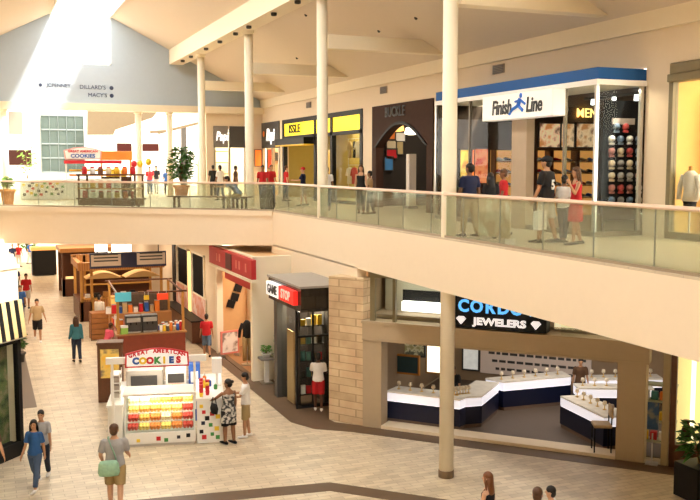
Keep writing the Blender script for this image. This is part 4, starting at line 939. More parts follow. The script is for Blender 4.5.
gb = MB().box(-.07, .07, -.04, .04, 0, .24).build('game_case', boxes[0], None, bevel=.008); fst = True
for r, z in enumerate((.33, .83, 1.33, 1.83, 2.38)):
    for j in range(4):
        o = gb if fst else dup(gb); 
        if not fst: o.data = gb.data.copy(); o.data.materials[0] = r2.choice(boxes)
        fst = False; o.location = (8.64 + j * .175, 24.80, z); o.scale = (1, 1, r2.uniform(.8, 1.3))
        tag(o, 'small case on the black shop rack, %s shelf, %s' % (['lowest', 'second', 'third', 'fourth', 'top'][r], ['leftmost', 'second from left', 'third from left', 'rightmost'][j]), 'case', 'cases on the %s shelf of the black shop' % ['lowest', 'second', 'third', 'fourth', 'top'][r])
# ---- jewellers on the angled side ------------------------------------------------------------------
def jbox(mb, t0, t1, d0, d1, z0, z1):
    return mb.prism([J(t0, d0).xy, J(t1, d0).xy, J(t1, d1).xy, J(t0, d1).xy], z0, z1)
m_jst = M('jeweller_stone', (.47, .37, .25), .6, var=.05); 
jt = T('storefront', 'beige pillared jewellery shop front with a black sign, on the lower level', 'shop front', (A_.x, A_.y, 0), JR)
def JB(t0, t1, d0, d1, z0, z1): return MB().box(t0, t1, d0, d1, z0, z1)
JB(0, .55, -.04, .42, 0, 2.4).build('pilaster', m_jst, jt, bevel=.015); JB(6.68, 7.34, -.04, .5, 0, 2.4).build('pilaster', m_jst, jt, bevel=.015)
JB(-.0, 7.4, -.06, .42, 2.4, 2.86).build('header', m_jst, jt); JB(-.02, 7.42, -.10, .44, 2.86, 2.93).build('cornice', m_jst, jt); JB(0, 7.4, -.08, .42, 2.40, 2.46).build('cornice', m_jst, jt)
JB(.55, 6.68, -.05, .5, .006, .09).build('threshold', M('threshold_cream', (.86, .74, .56), .4), jt)
JB(.2, .34, .0, .1, 2.93, 4.29).build('mullion', m_olive, jt); JB(.34, 7.4, .0, .1, 4.1, 4.29).build('transom_rail', m_olive, jt)
JB(.34, 2.45, .03, .045, 2.93, 4.1).build('transom_glass', m_sglass, jt); JB(5.3, 7.4, .03, .045, 2.93, 4.1).build('transom_glass', m_sglass, jt)
JB(.85, .93, .0, .1, 2.93, 4.1).build('mullion', m_olive, jt)
js = T('shop_sign', 'black sign block with blue capitals above white JEWELERS lettering', 'sign', tuple(J(0, 0, 0)), JR)
JB(2.5, 4.98, -.14, .25, 2.97, 4.2).build('sign_block', m_black, js)
m_sb = M('lit_blue_letters', (.10, .42, .85), .4, emit=.9, var=0); m_sw = M('lit_white_letters', (.9, .88, .9), .4, emit=.55, var=0)
cv = [text('lettering', ch_, .43, m_sb, js, (2.86 + i_ * .345, -.15, 3.52), ext=.02, xs=.95, bold=.014) for i_, ch_ in enumerate('CORDOVA')]; text('lettering', 'JEWELERS', .25, m_sw, js, (3.80, -.15, 3.15), ext=.015, xs=1.24, bold=.01)
for x in (2.80, 4.72): MB().extr([(x - .13, 3.2), (x, 3.05), (x + .13, 3.2), (x + .07, 3.26), (x - .07, 3.26)], 'y', -.17, -.14).build('diamond_mark', m_sw, js)
m_jw = M('jeweller_wall', (.34, .24, .15), .7); 
S('wall_jeweller', MB().prism([J(-.1, 6.2).xy, J(9.5, 6.2).xy, J(9.5, 6.4).xy, J(-.1, 6.4).xy], 0, 4.29).prism([J(-.05, .42).xy, J(.0, .42).xy, J(.0, 6.2).xy, J(-.05, 6.2).xy], 0, 4.29), m_jw)
S('ceiling_jeweller', MB().prism([J(.0, .45).xy, J(9.4, .45).xy, J(9.4, 6.2).xy, J(.0, 6.2).xy], 2.95, 3.05), M('jeweller_ceiling', (.35, .28, .2), .8))
S('floor_jeweller', MB().prism([J(.1, .5).xy, J(9.4, .5).xy, J(9.4, 6.2).xy, J(.1, 6.2).xy], 0.0, .02), M('jeweller_floor', (.13, .095, .07), .5))
t = T('soffit_light', 'bright white light band behind the upper window of the jewellery shop', 'light', tuple(J(1.55, .9, 3.12)), JR)
MB().box(-.75, 1.1, -.1, .1, 0, .26).build('diffuser', M('lit_soffit', (1, .97, .9), .5, emit=2.2, var=0), t); MB().box(-.8, 1.15, .1, .16, .26, .56).build('dark_band', m_black, t); MB().box(-1.4, 1.3, .3, .36, -.15, 1.05).build('back_board', M('olive_grey_board', (.46, .44, .35), .6), t)
t = T('lit_board', 'cream lit panel behind the upper window right of the black sign', 'light', tuple(J(5.5, .5, 3.0)), JR); MB().box(-.45, .55, -.05, .05, 0, .8).build('panel', M('lit_cream', (.9, .8, .5), .5, emit=.6, var=.1), t); MB().box(.55, .65, -.06, .06, -.05, .85).build('frame', m_black, t)
# counters
m_top = M('case_white_lit', (.95, .93, .97), .3, emit=.75, var=.03)
def counter(poly, label, h=.86, zt=.58):
    c = V((sum(p[0] for p in poly) / len(poly), sum(p[1] for p in poly) / len(poly), .02))
    t = T('jewellery_counter', label, 'counter', tuple(c))
    loc = [(p[0] - c.x, p[1] - c.y) for p in poly]
    ins = [(x * .985, y * .985) for x, y in loc]
    MB().prism([(x * .97, y * .97) for x, y in loc], 0, .1).build('plinth', M('plinth_brown', (.22, .15, .11), .4), t)
    MB().prism(loc, .1, zt).build('carcass', m_navy, t)
    MB().prism(ins, zt, zt + .04).build('display_bed', m_top, t)
    n = len(loc)
    lp = MB()
    for i in range(n): lp.strip(ins[i], ins[(i + 1) % n], zt + .03, h - .05, .02, -.01)
    lp.build('case_side', M('case_side_lit', (.9, .88, .95), .25, emit=.5, var=.02), t)
    MB().prism(loc, h - .05, h).build('glass_top', M('case_top', (.72, .66, .56), .12, emit=.15, var=.2, scale=5), t)
    return t, loc, c
counters = []
P2 = lambda x, y: (x, y)
counters.append(counter([J(.42, .65).xy[:], J(2.55, .62).xy[:], J(2.7, 1.3).xy[:], J(.5, 1.3).xy[:]], 'navy jewellery counter with white lit top, front left of the shop'))
counters.append(counter([(11.62, 20.86), (12.36, 20.76), (13.58, 21.88), (13.1, 22.35), (12.1, 21.5), (11.7, 21.4)], 'navy jewellery counter angling back from the front left one'))
counters.append(counter([(13.75, 21.9), (16.0, 21.78), (16.1, 22.4), (13.5, 22.5)], 'navy jewellery counter across the middle of the shop'))
counters.append(counter([(14.32, 19.95), (14.12, 17.85), (14.85, 17.7), (15.05, 19.8)], 'navy jewellery counter running back behind the right pilaster'))
counters.append(counter([(16.2, 21.2), (18.3, 20.5), (18.5, 21.0), (16.3, 21.75)], 'navy jewellery counter at the back right of the shop'))
counters.append(counter([(15.3, 20.5), (17.2, 19.6), (17.5, 20.1), (15.5, 21.0)], 'low navy jewellery counter between the back right and the right ones'))
# trinkets on counters: small stands
m_gold = M('gold_metal', (.75, .5, .15), .3, .8); stands = None; names = ['front left', 'angled', 'middle', 'right', 'back right', 'low']
for ci, (ct_, lc, cc) in enumerate(counters):
    for j in range(6):
        a = V(lc[0]).lerp(V(lc[1]), (j + .6) / 6.4); b = V(lc[-1]).lerp(V(lc[-2]), (j + .6) / 6.4); m_ = a.lerp(b, .5)
        if stands is None:
            stands = T('jewellery_stand', '', 'jewellery stand', (0, 0, 0)); MB().lathe([(.05, 0), (.05, .015), (.012, .02), (.012, .12)], n=10).build('base', m_gold, stands); MB().lathe([(.012, .1), (.06, .14), (.045, .22), (.01, .23)], n=10).build('bust', M('bust_cream', (.8, .7, .55), .6), stands, True)
            o = stands
        else: o = dup(stands)
        o.location = (cc.x + m_.x, cc.y + m_.y, .88)
        o['label'] = 'little jewellery stand on the %s counter, %s from its left end' % (names[ci], ['first', 'second', 'third', 'fourth', 'fifth', 'sixth'][j]); o['group'] = 'jewellery stands on the %s counter' % names[ci]
# back wall things (on the wall plane d=6.2)
def onJ(x, y, d):
    n = V((JN.x, JN.y)); r_ = ray(x, y); a = V((A_.x, A_.y)) + n * d; t_ = n.dot(a) / n.dot(V((r_.x, r_.y))); p = r_ * t_
    return V((p.x, p.y, p.z + EYE))
def jpanel(name, px, mat, label, cat, d=6.2, frame=None, group=None):
    a = onJ(px[0], px[3], d); b = onJ(px[2], px[1], d); c = a.lerp(b, .5)
    t = T(name, label, cat, (c.x, c.y, a.z), JR, group); w = (b.xy - a.xy).length / 2; h = abs(b.z - a.z)
    MB().box(-w, w, -.08, -.01, 0, h).build('panel', mat, t)
    if frame: MB().box(-w - .05, -w, -.1, -.01, -.05, h + .05).box(w, w + .05, -.1, -.01, -.05, h + .05).box(-w, w, -.1, -.01, h, h + .05).box(-w, w, -.1, -.01, -.05, 0).build('frame', frame, t)
    return t, w, h
tp, w, h = jpanel('text_sign', (481, 349, 592, 372), M('beige_text_panel', (.62, .50, .42), .6, emit=.12), 'wide beige wall panel covered in rows of small dark lettering', 'sign')
rr = random.Random(3)
for r in range(4):
    x = -w + .15 + r * .12; z = h - .12 - r * h * .235; mb = MB()
    while x < w - .2 - r * .08:
        L = rr.uniform(.10, .26); mb.box(x, x + L, -.09, -.08, z - .05, z + .03 + (.025 if r == 0 else 0)); x += L + .06
    mb.build('lettering_row', m_char, tp)
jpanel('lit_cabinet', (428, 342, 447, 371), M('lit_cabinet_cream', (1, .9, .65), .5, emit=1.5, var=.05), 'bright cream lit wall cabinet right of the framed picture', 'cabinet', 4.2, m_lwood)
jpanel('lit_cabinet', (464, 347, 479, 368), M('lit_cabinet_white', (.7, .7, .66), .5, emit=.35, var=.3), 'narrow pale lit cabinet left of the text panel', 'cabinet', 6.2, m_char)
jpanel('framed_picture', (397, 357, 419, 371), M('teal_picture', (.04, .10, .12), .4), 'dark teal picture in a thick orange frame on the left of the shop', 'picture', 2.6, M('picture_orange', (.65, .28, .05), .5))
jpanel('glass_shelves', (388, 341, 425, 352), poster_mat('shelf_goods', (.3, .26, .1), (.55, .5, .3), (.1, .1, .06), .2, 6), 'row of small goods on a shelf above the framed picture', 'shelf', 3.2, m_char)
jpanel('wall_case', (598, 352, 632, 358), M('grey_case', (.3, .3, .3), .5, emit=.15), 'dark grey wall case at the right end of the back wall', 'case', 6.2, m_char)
jpanel('wall_cabinet', (388, 353, 396, 385), m_char, 'dark cabinet at the left end of the jewellery shop', 'cabinet', 2.6, m_black)
p = onJ(575, 362, 4.0)
person('person with dark hair behind the jewellery counters under the text panel', (p.x + .2, p.y, .02), R_(150), 1.50, 'brown', 'black', 'tan', vox=.018)
person('person in dark top leaning over the front left jewellery counter', tuple(J(2.0, 1.85, .02)), JR + R_(180) , 1.5, 'black', 'black', 'tan', hair='brown', vox=.018, lean=14)
def chair(loc, rot, label):
    t = T('counter_chair', label, 'chair', loc, rot)
    MB().box(-.23, .23, -.22, .22, .62, .70).build('seat', M('seat_beige', (.46, .33, .19), .6), t, bevel=.025)
    MB().box(-.22, .22, -.24, -.19, .85, 1.15).build('backrest', M('seat_beige', (.46, .33, .19), .6), t, bevel=.02)
    for x in (-.19, .16):
        MB().box(x, x + .03, -.22, -.19, 0, .9).build('leg', m_black, t); MB().box(x, x + .03, .18, .21, 0, .63).build('leg', m_black, t)
    MB().box(-.19, .19, .185, .205, .25, .28).build('footrest', m_black, t); return t
chair(tuple(J(6.30, .25, .02))[:2] + (.09,), JR + R_(110), 'beige seated counter chair with thin black legs beside the right pilaster')
# rack of cards right of the pilaster
rk = J(7.45, .75)
t = T('card_rack', 'metal rack of goods standing right of the right pilaster', 'rack', (rk.x, rk.y, 0), JR)
for x in (-.3, .52): MB().box(x, x + .03, -.15, -.12, 0, 1.9).build('post', m_steel, t); MB().box(x, x + .03, .15, .18, 0, 1.9).build('post', m_steel, t)
for z in (.35, .85, 1.35, 1.75): MB().box(-.3, .55, -.16, .19, z, z + .04).build('shelf_board', M('shelf_mint', (.5, .55, .42), .4), t)
gl = [m_yellow, m_red, m_white, M('box_sea', (.06, .25, .25), .5), m_orange, m_pink]
bx0 = None
for r, z in enumerate((.39, .89, 1.39)):
    for j in range(4):
        if bx0 is None: bx0 = o = MB().box(-.08, .08, -.08, .08, 0, .2).build('gift_box', gl[0], None, bevel=.01)
        else: o = dup(bx0); o.data = bx0.data.copy(); o.data.materials[0] = gl[(r * 4 + j) % 6]
        q = J(7.45 - .18 + j * .2, .76); o.location = (q.x, q.y, z); o.rotation_euler = (0, 0, JR)
        tag(o, 'small box on the metal rack, %s shelf, %s' % (['lower', 'middle', 'upper'][r], ['leftmost', 'second from left', 'third from left', 'rightmost'][j]), 'box', 'boxes on the %s shelf of the metal rack' % ['lower', 'middle', 'upper'][r])
q = J(7.52, .0)
t = T('poster_stand', 'blue poster stand right beside the right pilaster', 'poster stand', (q.x, q.y, 0), JR); MB().box(-.13, .13, -.02, .02, .85, 1.5).build('poster', poster_mat('poster_blue', (.01, .05, .15), (.02, .08, .2), (.2, .2, .2), 0, 3), t); MB().box(-.015, .015, -.015, .015, 0, .75).build('post', m_steel, t); MB().box(-.14, .14, -.14, .14, 0, .03).build('foot', m_steel, t)
t = T('storefront', 'yellow lit display window in a brown frame at the far right of the lower level', 'shop front', (A_.x, A_.y, 0), JR)
JB(8.02, 11, .06, .075, .55, 3.0).build('glass_pane', m_sglass, t); JB(7.9, 8.03, -.05, .2, 0, 4.29).build('frame_post', m_dwood, t); JB(7.9, 11, -.05, .2, .0, .55).build('base_panel', m_dwood, t); JB(7.7, 11, -.05, .2, 3.0, 3.15).build('head_rail', m_dwood, t)
JB(7.72, 7.88, -.02, .15, 0, 3.2).build('side_post', M('tan_post', (.42, .34, .2), .5), t)
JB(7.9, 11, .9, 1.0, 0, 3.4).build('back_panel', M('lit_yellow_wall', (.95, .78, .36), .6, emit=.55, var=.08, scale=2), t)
for x in (8.3, 9.0, 9.7): JB(x, x + .1, .6, .7, .55, 2.9).build('lit_tube', m_warm, t)
q = J(9.35, .45)
for i, (dx, z, h) in enumerate(((-.5, .56, .5), (.15, .56, .36))):
    q = J(8.75 + dx, .4); t = T('vase', ['tall dark vase in the yellow window, left one', 'short dark vase in the yellow window, right one'][i], 'vase', (q.x, q.y, .55)); MB().lathe([(.08, 0), (.14, h * .4), (.06, h * .85), (.09, h)], n=16).build('vase_body', m_dwood, t, True); MB().lathe([(.05, h * .9), (.05, h * .95)], n=10).build('inner_dark', m_black, t)
plant('potted_plant', (14.0, 14.5, 0), 'square black planter with a dark leafy shrub at the lower right corner', .36, .75, 1.6, .5, 130, m_leaf, m_black, .3, square=True)
# man in front of the black shop
person('person in white and red top with red shorts looking into the black shop window', (8.85, 24.05, 0), R_(-20), 1.68, 'white', 'red', 'dark', legs='shorts', shoes='white', aL=(30, 6, 80), aR=(10, 8, 70), hair='black', lL=(4, 2), lR=(-4, 2))
# ================================================================== lower concourse, left and middle
# ---- left shop: cream fascia, striped awning, black glass corner
LD = V((.707, .707)); 
def LP(u, d=0.0): q = V((.75, 23.1)) + V((-.68, -.733)) * u + V((-.733, .68)) * d; return q   # u along the angled front, d into the shop
LR = math.atan2(.733, .68)
t = T('storefront', 'black framed glass shop corner under the striped awning at the left edge', 'shop front', (.75, 23.1, 0), LR)
# local x runs towards the corner (right), local -y faces the hall
for x in (-.12, -1.6, -3.0): MB().box(x, x + .12, -.02, .12, 0, 2.98).build('frame_post', m_black, t)
MB().box(-3.0, 0, -.02, .12, 2.8, 2.98).build('head_rail', m_black, t); MB().box(-3.0, 0, -.02, .12, 0, .35).build('base_panel', m_black, t)
MB().box(-3.0, -.1, .04, .055, .35, 2.85).build('glass_pane', m_sglass, t)
m_stripe = pattern('awning_stripe', (.02, .018, .02), (.85, .68, .36), 1.25, .7, 'wave', .5)
t = T('cream_fascia', 'plain cream fascia block above the striped awning at the left edge', 'fascia', (.75, 23.1, 0), LR)
MB().box(-5, .0, .0, .5, 3.85, 4.62).build('fascia_face', m_cream, t); MB().box(-5, .05, -.03, .5, 4.62, 4.7).build('coping', m_cream, t)
S('wall_left_fascia', MB().box(.3, .75, 23.35, 26.2, 0, 4.68), m_cream)
t = T('striped_awning', 'black and cream striped awning above the dark shop corner at the left edge', 'awning', (.75, 23.1, 0), LR)
for i in range(18):
    x1 = .04 - i * .14
    MB().extr([(-.01, 3.85), (-.01, 3.0), (-.16, 2.92), (-.18, 2.95), (-.06, 3.85)], 'x', x1 - .14, x1 - .001).build('stripe', m_black if i % 2 else M('awning_cream', (.80, .62, .30), .7), t)
MB().tube([(-2.5, -.17, 2.93), (.04, -.17, 2.93)], .015, 6).build('front_bar', m_steel, t)
t = T('display_case', 'green and red goods display behind the dark left shop glass', 'display', LP(-.05, .35)[:] + (0,), LR); MB().box(-3.0, -.12, .0, .3, 0, 2.7).build('panel', poster_mat('plants_display', (.02, .05, .015), (.1, .14, .05), (.25, .2, .12), 0, 3), t); MB().box(-3.0, -.1, -.1, .35, 0, .3).build('plinth', m_black, t)
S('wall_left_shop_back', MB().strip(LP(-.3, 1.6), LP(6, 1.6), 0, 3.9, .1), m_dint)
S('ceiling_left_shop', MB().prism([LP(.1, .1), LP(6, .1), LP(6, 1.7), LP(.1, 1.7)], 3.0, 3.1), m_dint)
plant('potted_plant', (1.10, 34.2, 0), 'dark leafy plant at the foot of the left shop wall', .2, .35, 1.15, .22, 140, m_leaf, m_char, .2)

# ---- cookie kiosk ------------------------------------------------------------------------------------
K0 = PZ(125, 447.5); KR = -math.atan2(.52, 2.36)
def K(x, y, z=0.0): q = Matrix.Rotation(KR, 3, 'Z') @ V((x, y, 0)); return V((K0.x + q.x, K0.y + q.y, z))
kt = T('cookie_kiosk', 'white cookie kiosk with glass case, dotted counter and red edged sign', 'kiosk', tuple(K0), KR)
MB().box(0, 1.76, 0, .85, .06, .36).build('case_base', m_white, kt, bevel=.015); MB().box(.03, 1.73, .03, .82, 0, .06).build('toe_kick', M('kick_grey', (.55, .53, .5), .5), kt)
for mb, mt in dots([], .1, 1.7, .02, .34, -.001, 5, 11, .10): mb.build('dot', mt, kt)
gc = MB().box(.04, 1.72, .015, .025, .36, 1.30).box(.04, .05, .015, .8, .36, 1.3).box(1.71, 1.72, .015, .8, .36, 1.3); gc.build('glass_case', m_glass, kt)
for x in (0, 1.72): MB().box(x, x + .04, 0, .04, .36, 1.32).build('case_post', m_white, kt)
MB().box(.04, 1.72, .78, .82, .36, 1.32).build('case_back', m_white, kt)
MB().box(-.03, 1.79, -.03, .86, 1.30, 1.36).build('case_top', M('marble_top', (.80, .74, .66), .25, var=.06), kt, bevel=.01)
MB().box(.1, 1.66, .12, .2, 1.24, 1.29).build('case_lamp', m_lit, kt)
tz = [(.40, .06), (.58, .24), (.76, .42), (.94, .58)]
for z, y in tz: MB().box(.05, 1.71, y - .02, y + .2, z - .02, z).build('tray_shelf', m_white, kt)
# right dotted counter and left wing
MB().box(1.80, 2.46, .0, 2.7, .0, 1.12).build('dotted_counter', m_white, kt, bevel=.015); MB().box(1.77, 2.50, -.03, 2.74, 1.12, 1.18).build('counter_top', m_white, kt, bevel=.01)
for mb, mt in dots([], 1.80, 2.46, .02, 1.10, -.002, 15, 5, .105): mb.build('dot', mt, kt)
sd = MB()
for mb, mt in dots([], .1, 2.6, .05, 1.1, 0, 22, 8, .12):
    mb.v = [(2.462 + (0.004 if v[1] > -.002 else 0), v[0], v[2]) for v in mb.v]; mb.build('dot', mt, kt)
MB().box(-.42, -.06, .2, 2.7, 0, 1.0).build('side_counter', m_white, kt, bevel=.015); MB().box(-.45, -.03, .17, 2.74, 1.0, 1.05).build('counter_top', m_white, kt)
for y in (.5, 1.0, 1.5, 2.0): MB().box(-.425, -.42, y, y + .32, .2, .85).build('side_slat', M('slat_grey', (.42, .38, .34), .5), kt)
MB().box(-.45, 2.46, 2.6, 2.7, 0, 1.05).build('rear_counter', m_white, kt)
for x, y in ((-.30, .02), (1.73, .02)): MB().box(x, x + .06, y, y + .06, 0.0 if x < 0 else .9, 2.14).build('corner_post', m_white, kt)
MB().box(-.42, 2.06, .0, .12, 2.14, 2.30).build('header_beam', m_white, kt)
# arched sign
SX = .84
def archp(w, zb, zt, rise, n=10): return [(SX - w, zb), (SX + w, zb)] + [(SX + w * .98 - 2 * w * .98 * i / n, zt + rise * math.sin(PI * i / n)) for i in range(n + 1)]
MB().extr(archp(.79, 2.05, 2.40, .13), 'y', -.06, .0).build('sign_border', m_red, kt); sgb = MB().extr(archp(.75, 2.09, 2.37, .13), 'y', -.075, -.06).build('sign_board', M('kiosk_sign_white', (.9, .88, .86), .45, emit=.25, var=0), kt)
word = 'GREAT AMERICAN'
for i, ch in enumerate(word):
    if ch == ' ': continue
    u = (i - 6.5) / 6.5; text('sign_letter', ch, .14, m_red, sgb, (SX + u * .65, -.08, 2.36 + .10 * (1 - u * u)), ext=.006, bold=.008, xs=.95)
ccol = [m_blue, m_yellow, m_red, m_green, m_yellow, m_blue, m_red]
for i, ch in enumerate('COOKIES'): text('sign_letter', ch, .22, ccol[i], sgb, (SX - .525 + i * .175, -.08, 2.215), ext=.008, bold=.016)
# trays of cookies
cook = [M('cookie_gold', (.75, .38, .08), .6), M('cookie_yellow', (.85, .62, .16), .6), M('cookie_orange', (.80, .25, .05), .6), M('cookie_red', (.6, .06, .04), .6), M('cookie_brown', (.30, .12, .04), .6), M('cookie_cream', (.85, .72, .48), .6)]
cn_ = ['golden', 'yellow', 'orange', 'red', 'brown', 'cream']; plan = [[3, 1, 2, 1, 2, 3], [3, 0, 2, 5, 2, 3], [1, 0, 0, 1, 1, 3], [5, 5, 1, 0, 2, 1]]
cme = {}
for i, c in enumerate(cook):
    o = MB().lathe([(.001, 0), (.048, .0), (.055, .014), (.04, .03), (.001, .035)], n=12).build('cookie', c, None, True); cme[i] = o.data; bpy.data.objects.remove(o)
trm = MB().box(-.125, .125, -.08, .08, 0, .018).box(-.125, .125, -.085, -.08, 0, .04).build('tray', m_white, None); trd = trm.data; bpy.data.objects.remove(trm)
for r, (z, y) in enumerate(tz):
    for j in range(6):
        ci = plan[r][j]; q = K(.20 + j * .275, y + .09, z)
        t = T('cookie_tray', 'tray of %s cookies in the glass case, %s tier, %s' % (cn_[ci], ['lowest', 'second', 'third', 'top'][r], ['leftmost', 'second from left', 'third from left', 'third from right', 'second from right', 'rightmost'][j]), 'tray', tuple(q), KR, 'cookie trays in the case')
        o = bpy.data.objects.new('tray', trd); COL.objects.link(o); o.parent = t
        for a in range(3):
            for b in range(2):
                for l in range(2):
                    c = bpy.data.objects.new('cookie', cme[ci]); COL.objects.link(c); c.parent = t; c.location = (-.08 + a * .08, -.035 + b * .075, .025 + l * .05 + b * .03); c.rotation_euler = (.5, 0, 0); c.scale = (1.05, 1.05, 1.5)
# things on and in the kiosk
t = T('oven', 'grey oven box at the back left of the cookie kiosk', 'oven', tuple(K(.35, 2.15, 0)), KR)
MB().box(-.42, .55, -.3, .3, .0, .95).build('stand', M('oven_grey', (.42, .38, .33), .4, .3), t, bevel=.01); MB().box(-.42, .55, -.3, .3, .95, 1.55).build('oven_body', M('oven_steel', (.48, .44, .38), .35, .4), t, bevel=.015); MB().box(-.3, .4, -.32, -.3, 1.05, 1.4).build('oven_door', m_char, t)
t = T('drink_machine', 'white drink machine in the middle of the cookie kiosk', 'machine', tuple(K(1.25, 2.2, 0)), KR)
MB().box(-.28, .28, -.25, .25, 0, 1.5).build('machine_body', m_white, t, bevel=.02); MB().box(-.22, .22, -.27, -.25, 1.15, 1.4).build('dispenser_panel', m_char, t); MB().box(-.12, .12, -.3, -.25, .95, 1.1).build('drip_tray', m_orange, t)
t = T('drinks_cooler', 'blue cooler box at the back right of the cookie kiosk', 'cooler', tuple(K(1.75, 2.3, 0)) , KR); MB().box(-.16, .16, -.2, .2, 0, 1.62).build('cooler_body', m_blue, t, bevel=.02); MB().box(-.1, .1, -.22, -.2, 1.1, 1.4).build('front_label', m_white, t)
for i in range(5):
    t = T('cup_stack', 'stack of red drink cups on the dotted counter, %s from the front' % ['first', 'second', 'third', 'fourth', 'fifth'][i], 'cups', tuple(K(1.92 + (i % 2) * .16, .15 + i * .17, 1.18)), KR, 'cup stacks on the dotted counter')
    for k in range(4): MB().lathe([(.04, k * .07), (.055, k * .07 + .11), (.05, k * .07 + .11)], n=12).build('cup', m_red if (i + k) % 4 else [m_yellow, m_orange, m_white][k % 3], t, True)
t = T('napkin_box', 'white box raised on a post at the back of the dotted counter', 'box', tuple(K(2.35, 1.35, 1.18)), KR); MB().box(-.03, .03, -.03, .03, 0, .35).build('post', m_white, t); MB().box(-.13, .13, -.12, .12, .35, .75).build('box_body', m_white, t, bevel=.01); MB().box(-.1, .1, -.1, .1, 0, .02).build('foot', m_white, t)
for i, (x, y, c, h, nm) in enumerate(((2.0, 1.1, m_yellow, .25, 'yellow'), (2.15, 1.25, m_blue, .2, 'blue'), (2.3, .9, m_green, .16, 'green'), (2.02, 1.45, m_orange, .3, 'orange'))):
    t = T('squeeze_bottle', '%s bottle on the dotted counter of the cookie kiosk' % nm, 'bottle', tuple(K(x, y, 1.18)), KR); MB().lathe([(.045, 0), (.05, .02), (.05, h * .7), (.02, h * .85), (.015, h)], n=12).build('bottle_body', c, t, True); MB().lathe([(.022, h * .84), (.022, h * 1.05), (.001, h * 1.06)], n=10).build('bottle_cap', m_white, t)
t = T('wire_rack', 'white upright wire rack on the left side counter of the cookie kiosk', 'rack', tuple(K(-.25, .9, 1.05)), KR)
for x in (-.12, .1): MB().box(x, x + .02, -.3, -.28, 0, .75).build('upright', m_white, t); MB().box(x, x + .02, .28, .3, 0, .75).build('upright', m_white, t)
for z in (.05, .25, .45, .65): MB().box(-.12, .12, -.3, .3, z, z + .02).build('rack_shelf', m_white, t)
for z in (.07, .27, .47): MB().box(-.09, .09, -.25, .25, z, z + .12).build('packet_row', M('packet_grey', (.45, .40, .35), .6), t)
# brown cabinet with yellow poster behind the kiosk
q = K(-.55, 3.9)
t = T('poster_cabinet', 'dark brown cabinet with a yellow poster behind the left of the cookie kiosk', 'cabinet', (q.x, q.y + .9, 0), KR)
MB().box(-.36, .36, -.25, .25, 0, 1.75).build('carcass', m_dwood, t, bevel=.01); MB().box(-.27, .27, -.262, -.25, .75, 1.62).build('poster', poster_mat('poster_gold_cup', (.85, .5, .05), (.8, .55, .12), (.2, .15, .1), .05, 2.2), t); MB().box(-.38, .38, -.27, .27, 1.75, 1.82).build('top', m_dwood, t)

# ---- coffee kiosk behind -------------------------------------------------------------------------------
kb = T('coffee_kiosk', 'brown coffee kiosk with overhead rails behind the cookie kiosk', 'kiosk', (4.1, 32.3, 0), -.05)
MB().box(.2, 2.6, 0, .7, 0, 1.05).build('front_counter', M('red_brown_counter', (.24, .045, .02), .4, var=.2), kb, bevel=.01); MB().box(.15, 2.65, -.05, .75, 1.05, 1.1).build('counter_top', M('counter_wood', (.42, .2, .07), .35), kb)
MB().box(.2, .8, .7, 3.4, 0, 1.05).build('side_counter', M('red_brown_counter', (.24, .045, .02), .4), kb); MB().box(.2, 2.6, 3.4, 4.0, 0, 1.3).build('rear_counter', M('counter_wood', (.42, .2, .07), .35), kb)
for x in (.2, 2.5):
    for y in (.1, 3.8): MB().box(x, x + .09, y, y + .09, 1.05, 2.55).build('post', m_lwood, kb)
for y in (.1, 3.8): MB().box(.1, 2.7, y, y + .05, 2.52, 2.58).build('overhead_rail', m_dwood, kb)
for x in (.2, 2.5): MB().box(x, x + .05, .1, 3.88, 2.52, 2.58).build('overhead_rail', m_dwood, kb)
MB().box(.5, 2.5, 3.75, 3.95, 1.3, 2.0).build('rear_board', M('rear_goods', (.09, .06, .04), .5, var=.5, scale=8), kb)
def hang(px, mat, label, Y=32.1):
    a = PY(px[0], px[3], Y); b = PY(px[2], px[1], Y); w = (b.x - a.x) / 2
    t = T('hanging_sign', label, 'sign', ((a.x + b.x) / 2, Y, a.z)); MB().box(-w, w, -.03, .03, 0, b.z - a.z).build('board', mat, t, bevel=.01)
    MB().tube([(-w * .7, 0, b.z - a.z), (-w * .7, 0, 2.6 - a.z)], .012, 5).build('hanger', m_steel, t); MB().tube([(w * .7, 0, b.z - a.z), (w * .7, 0, 2.6 - a.z)], .012, 5).build('hanger', m_steel, t)
hang((115, 292, 131, 302), M('sky_blue_board', (.10, .50, .62), .5, emit=.15), 'sky blue board hanging over the coffee kiosk')
hang((157, 293, 168, 300), M('red_orange_board', (.85, .07, .02), .5, emit=.2), 'red orange board hanging over the right of the coffee kiosk')
hang((144, 295, 149, 300), m_yellow, 'small yellow board hanging between the blue and red boards')
for i, (x, lb_) in enumerate(((.80, 'left'), (1.38, 'right'))):
    t = T('coffee_machine', 'dark steel coffee machine on the coffee kiosk counter, %s one' % lb_, 'coffee machine', (4.1 + x, 32.6, 1.1), -.05)
    MB().box(-.28, .28, -.2, .25, .0, .62).build('machine_body', m_char, t, bevel=.02); MB().box(-.24, .24, -.26, -.2, .4, .55).build('brew_head', m_steel, t); MB().box(-.24, .24, -.28, -.2, .02, .06).build('drip_tray', m_steel, t)
    for x_ in (-.1, .1): MB().tube([(x_, -.24, .4), (x_, -.24, .3)], .025, 8).build('spout', m_black, t)
rr = random.Random(9); cc_ = [m_white, m_blue, m_orange, m_yellow, m_red, M('jar_tan', (.55, .4, .2), .5), m_char]; cnm = ['white', 'blue', 'orange', 'yellow', 'red', 'tan', 'black']
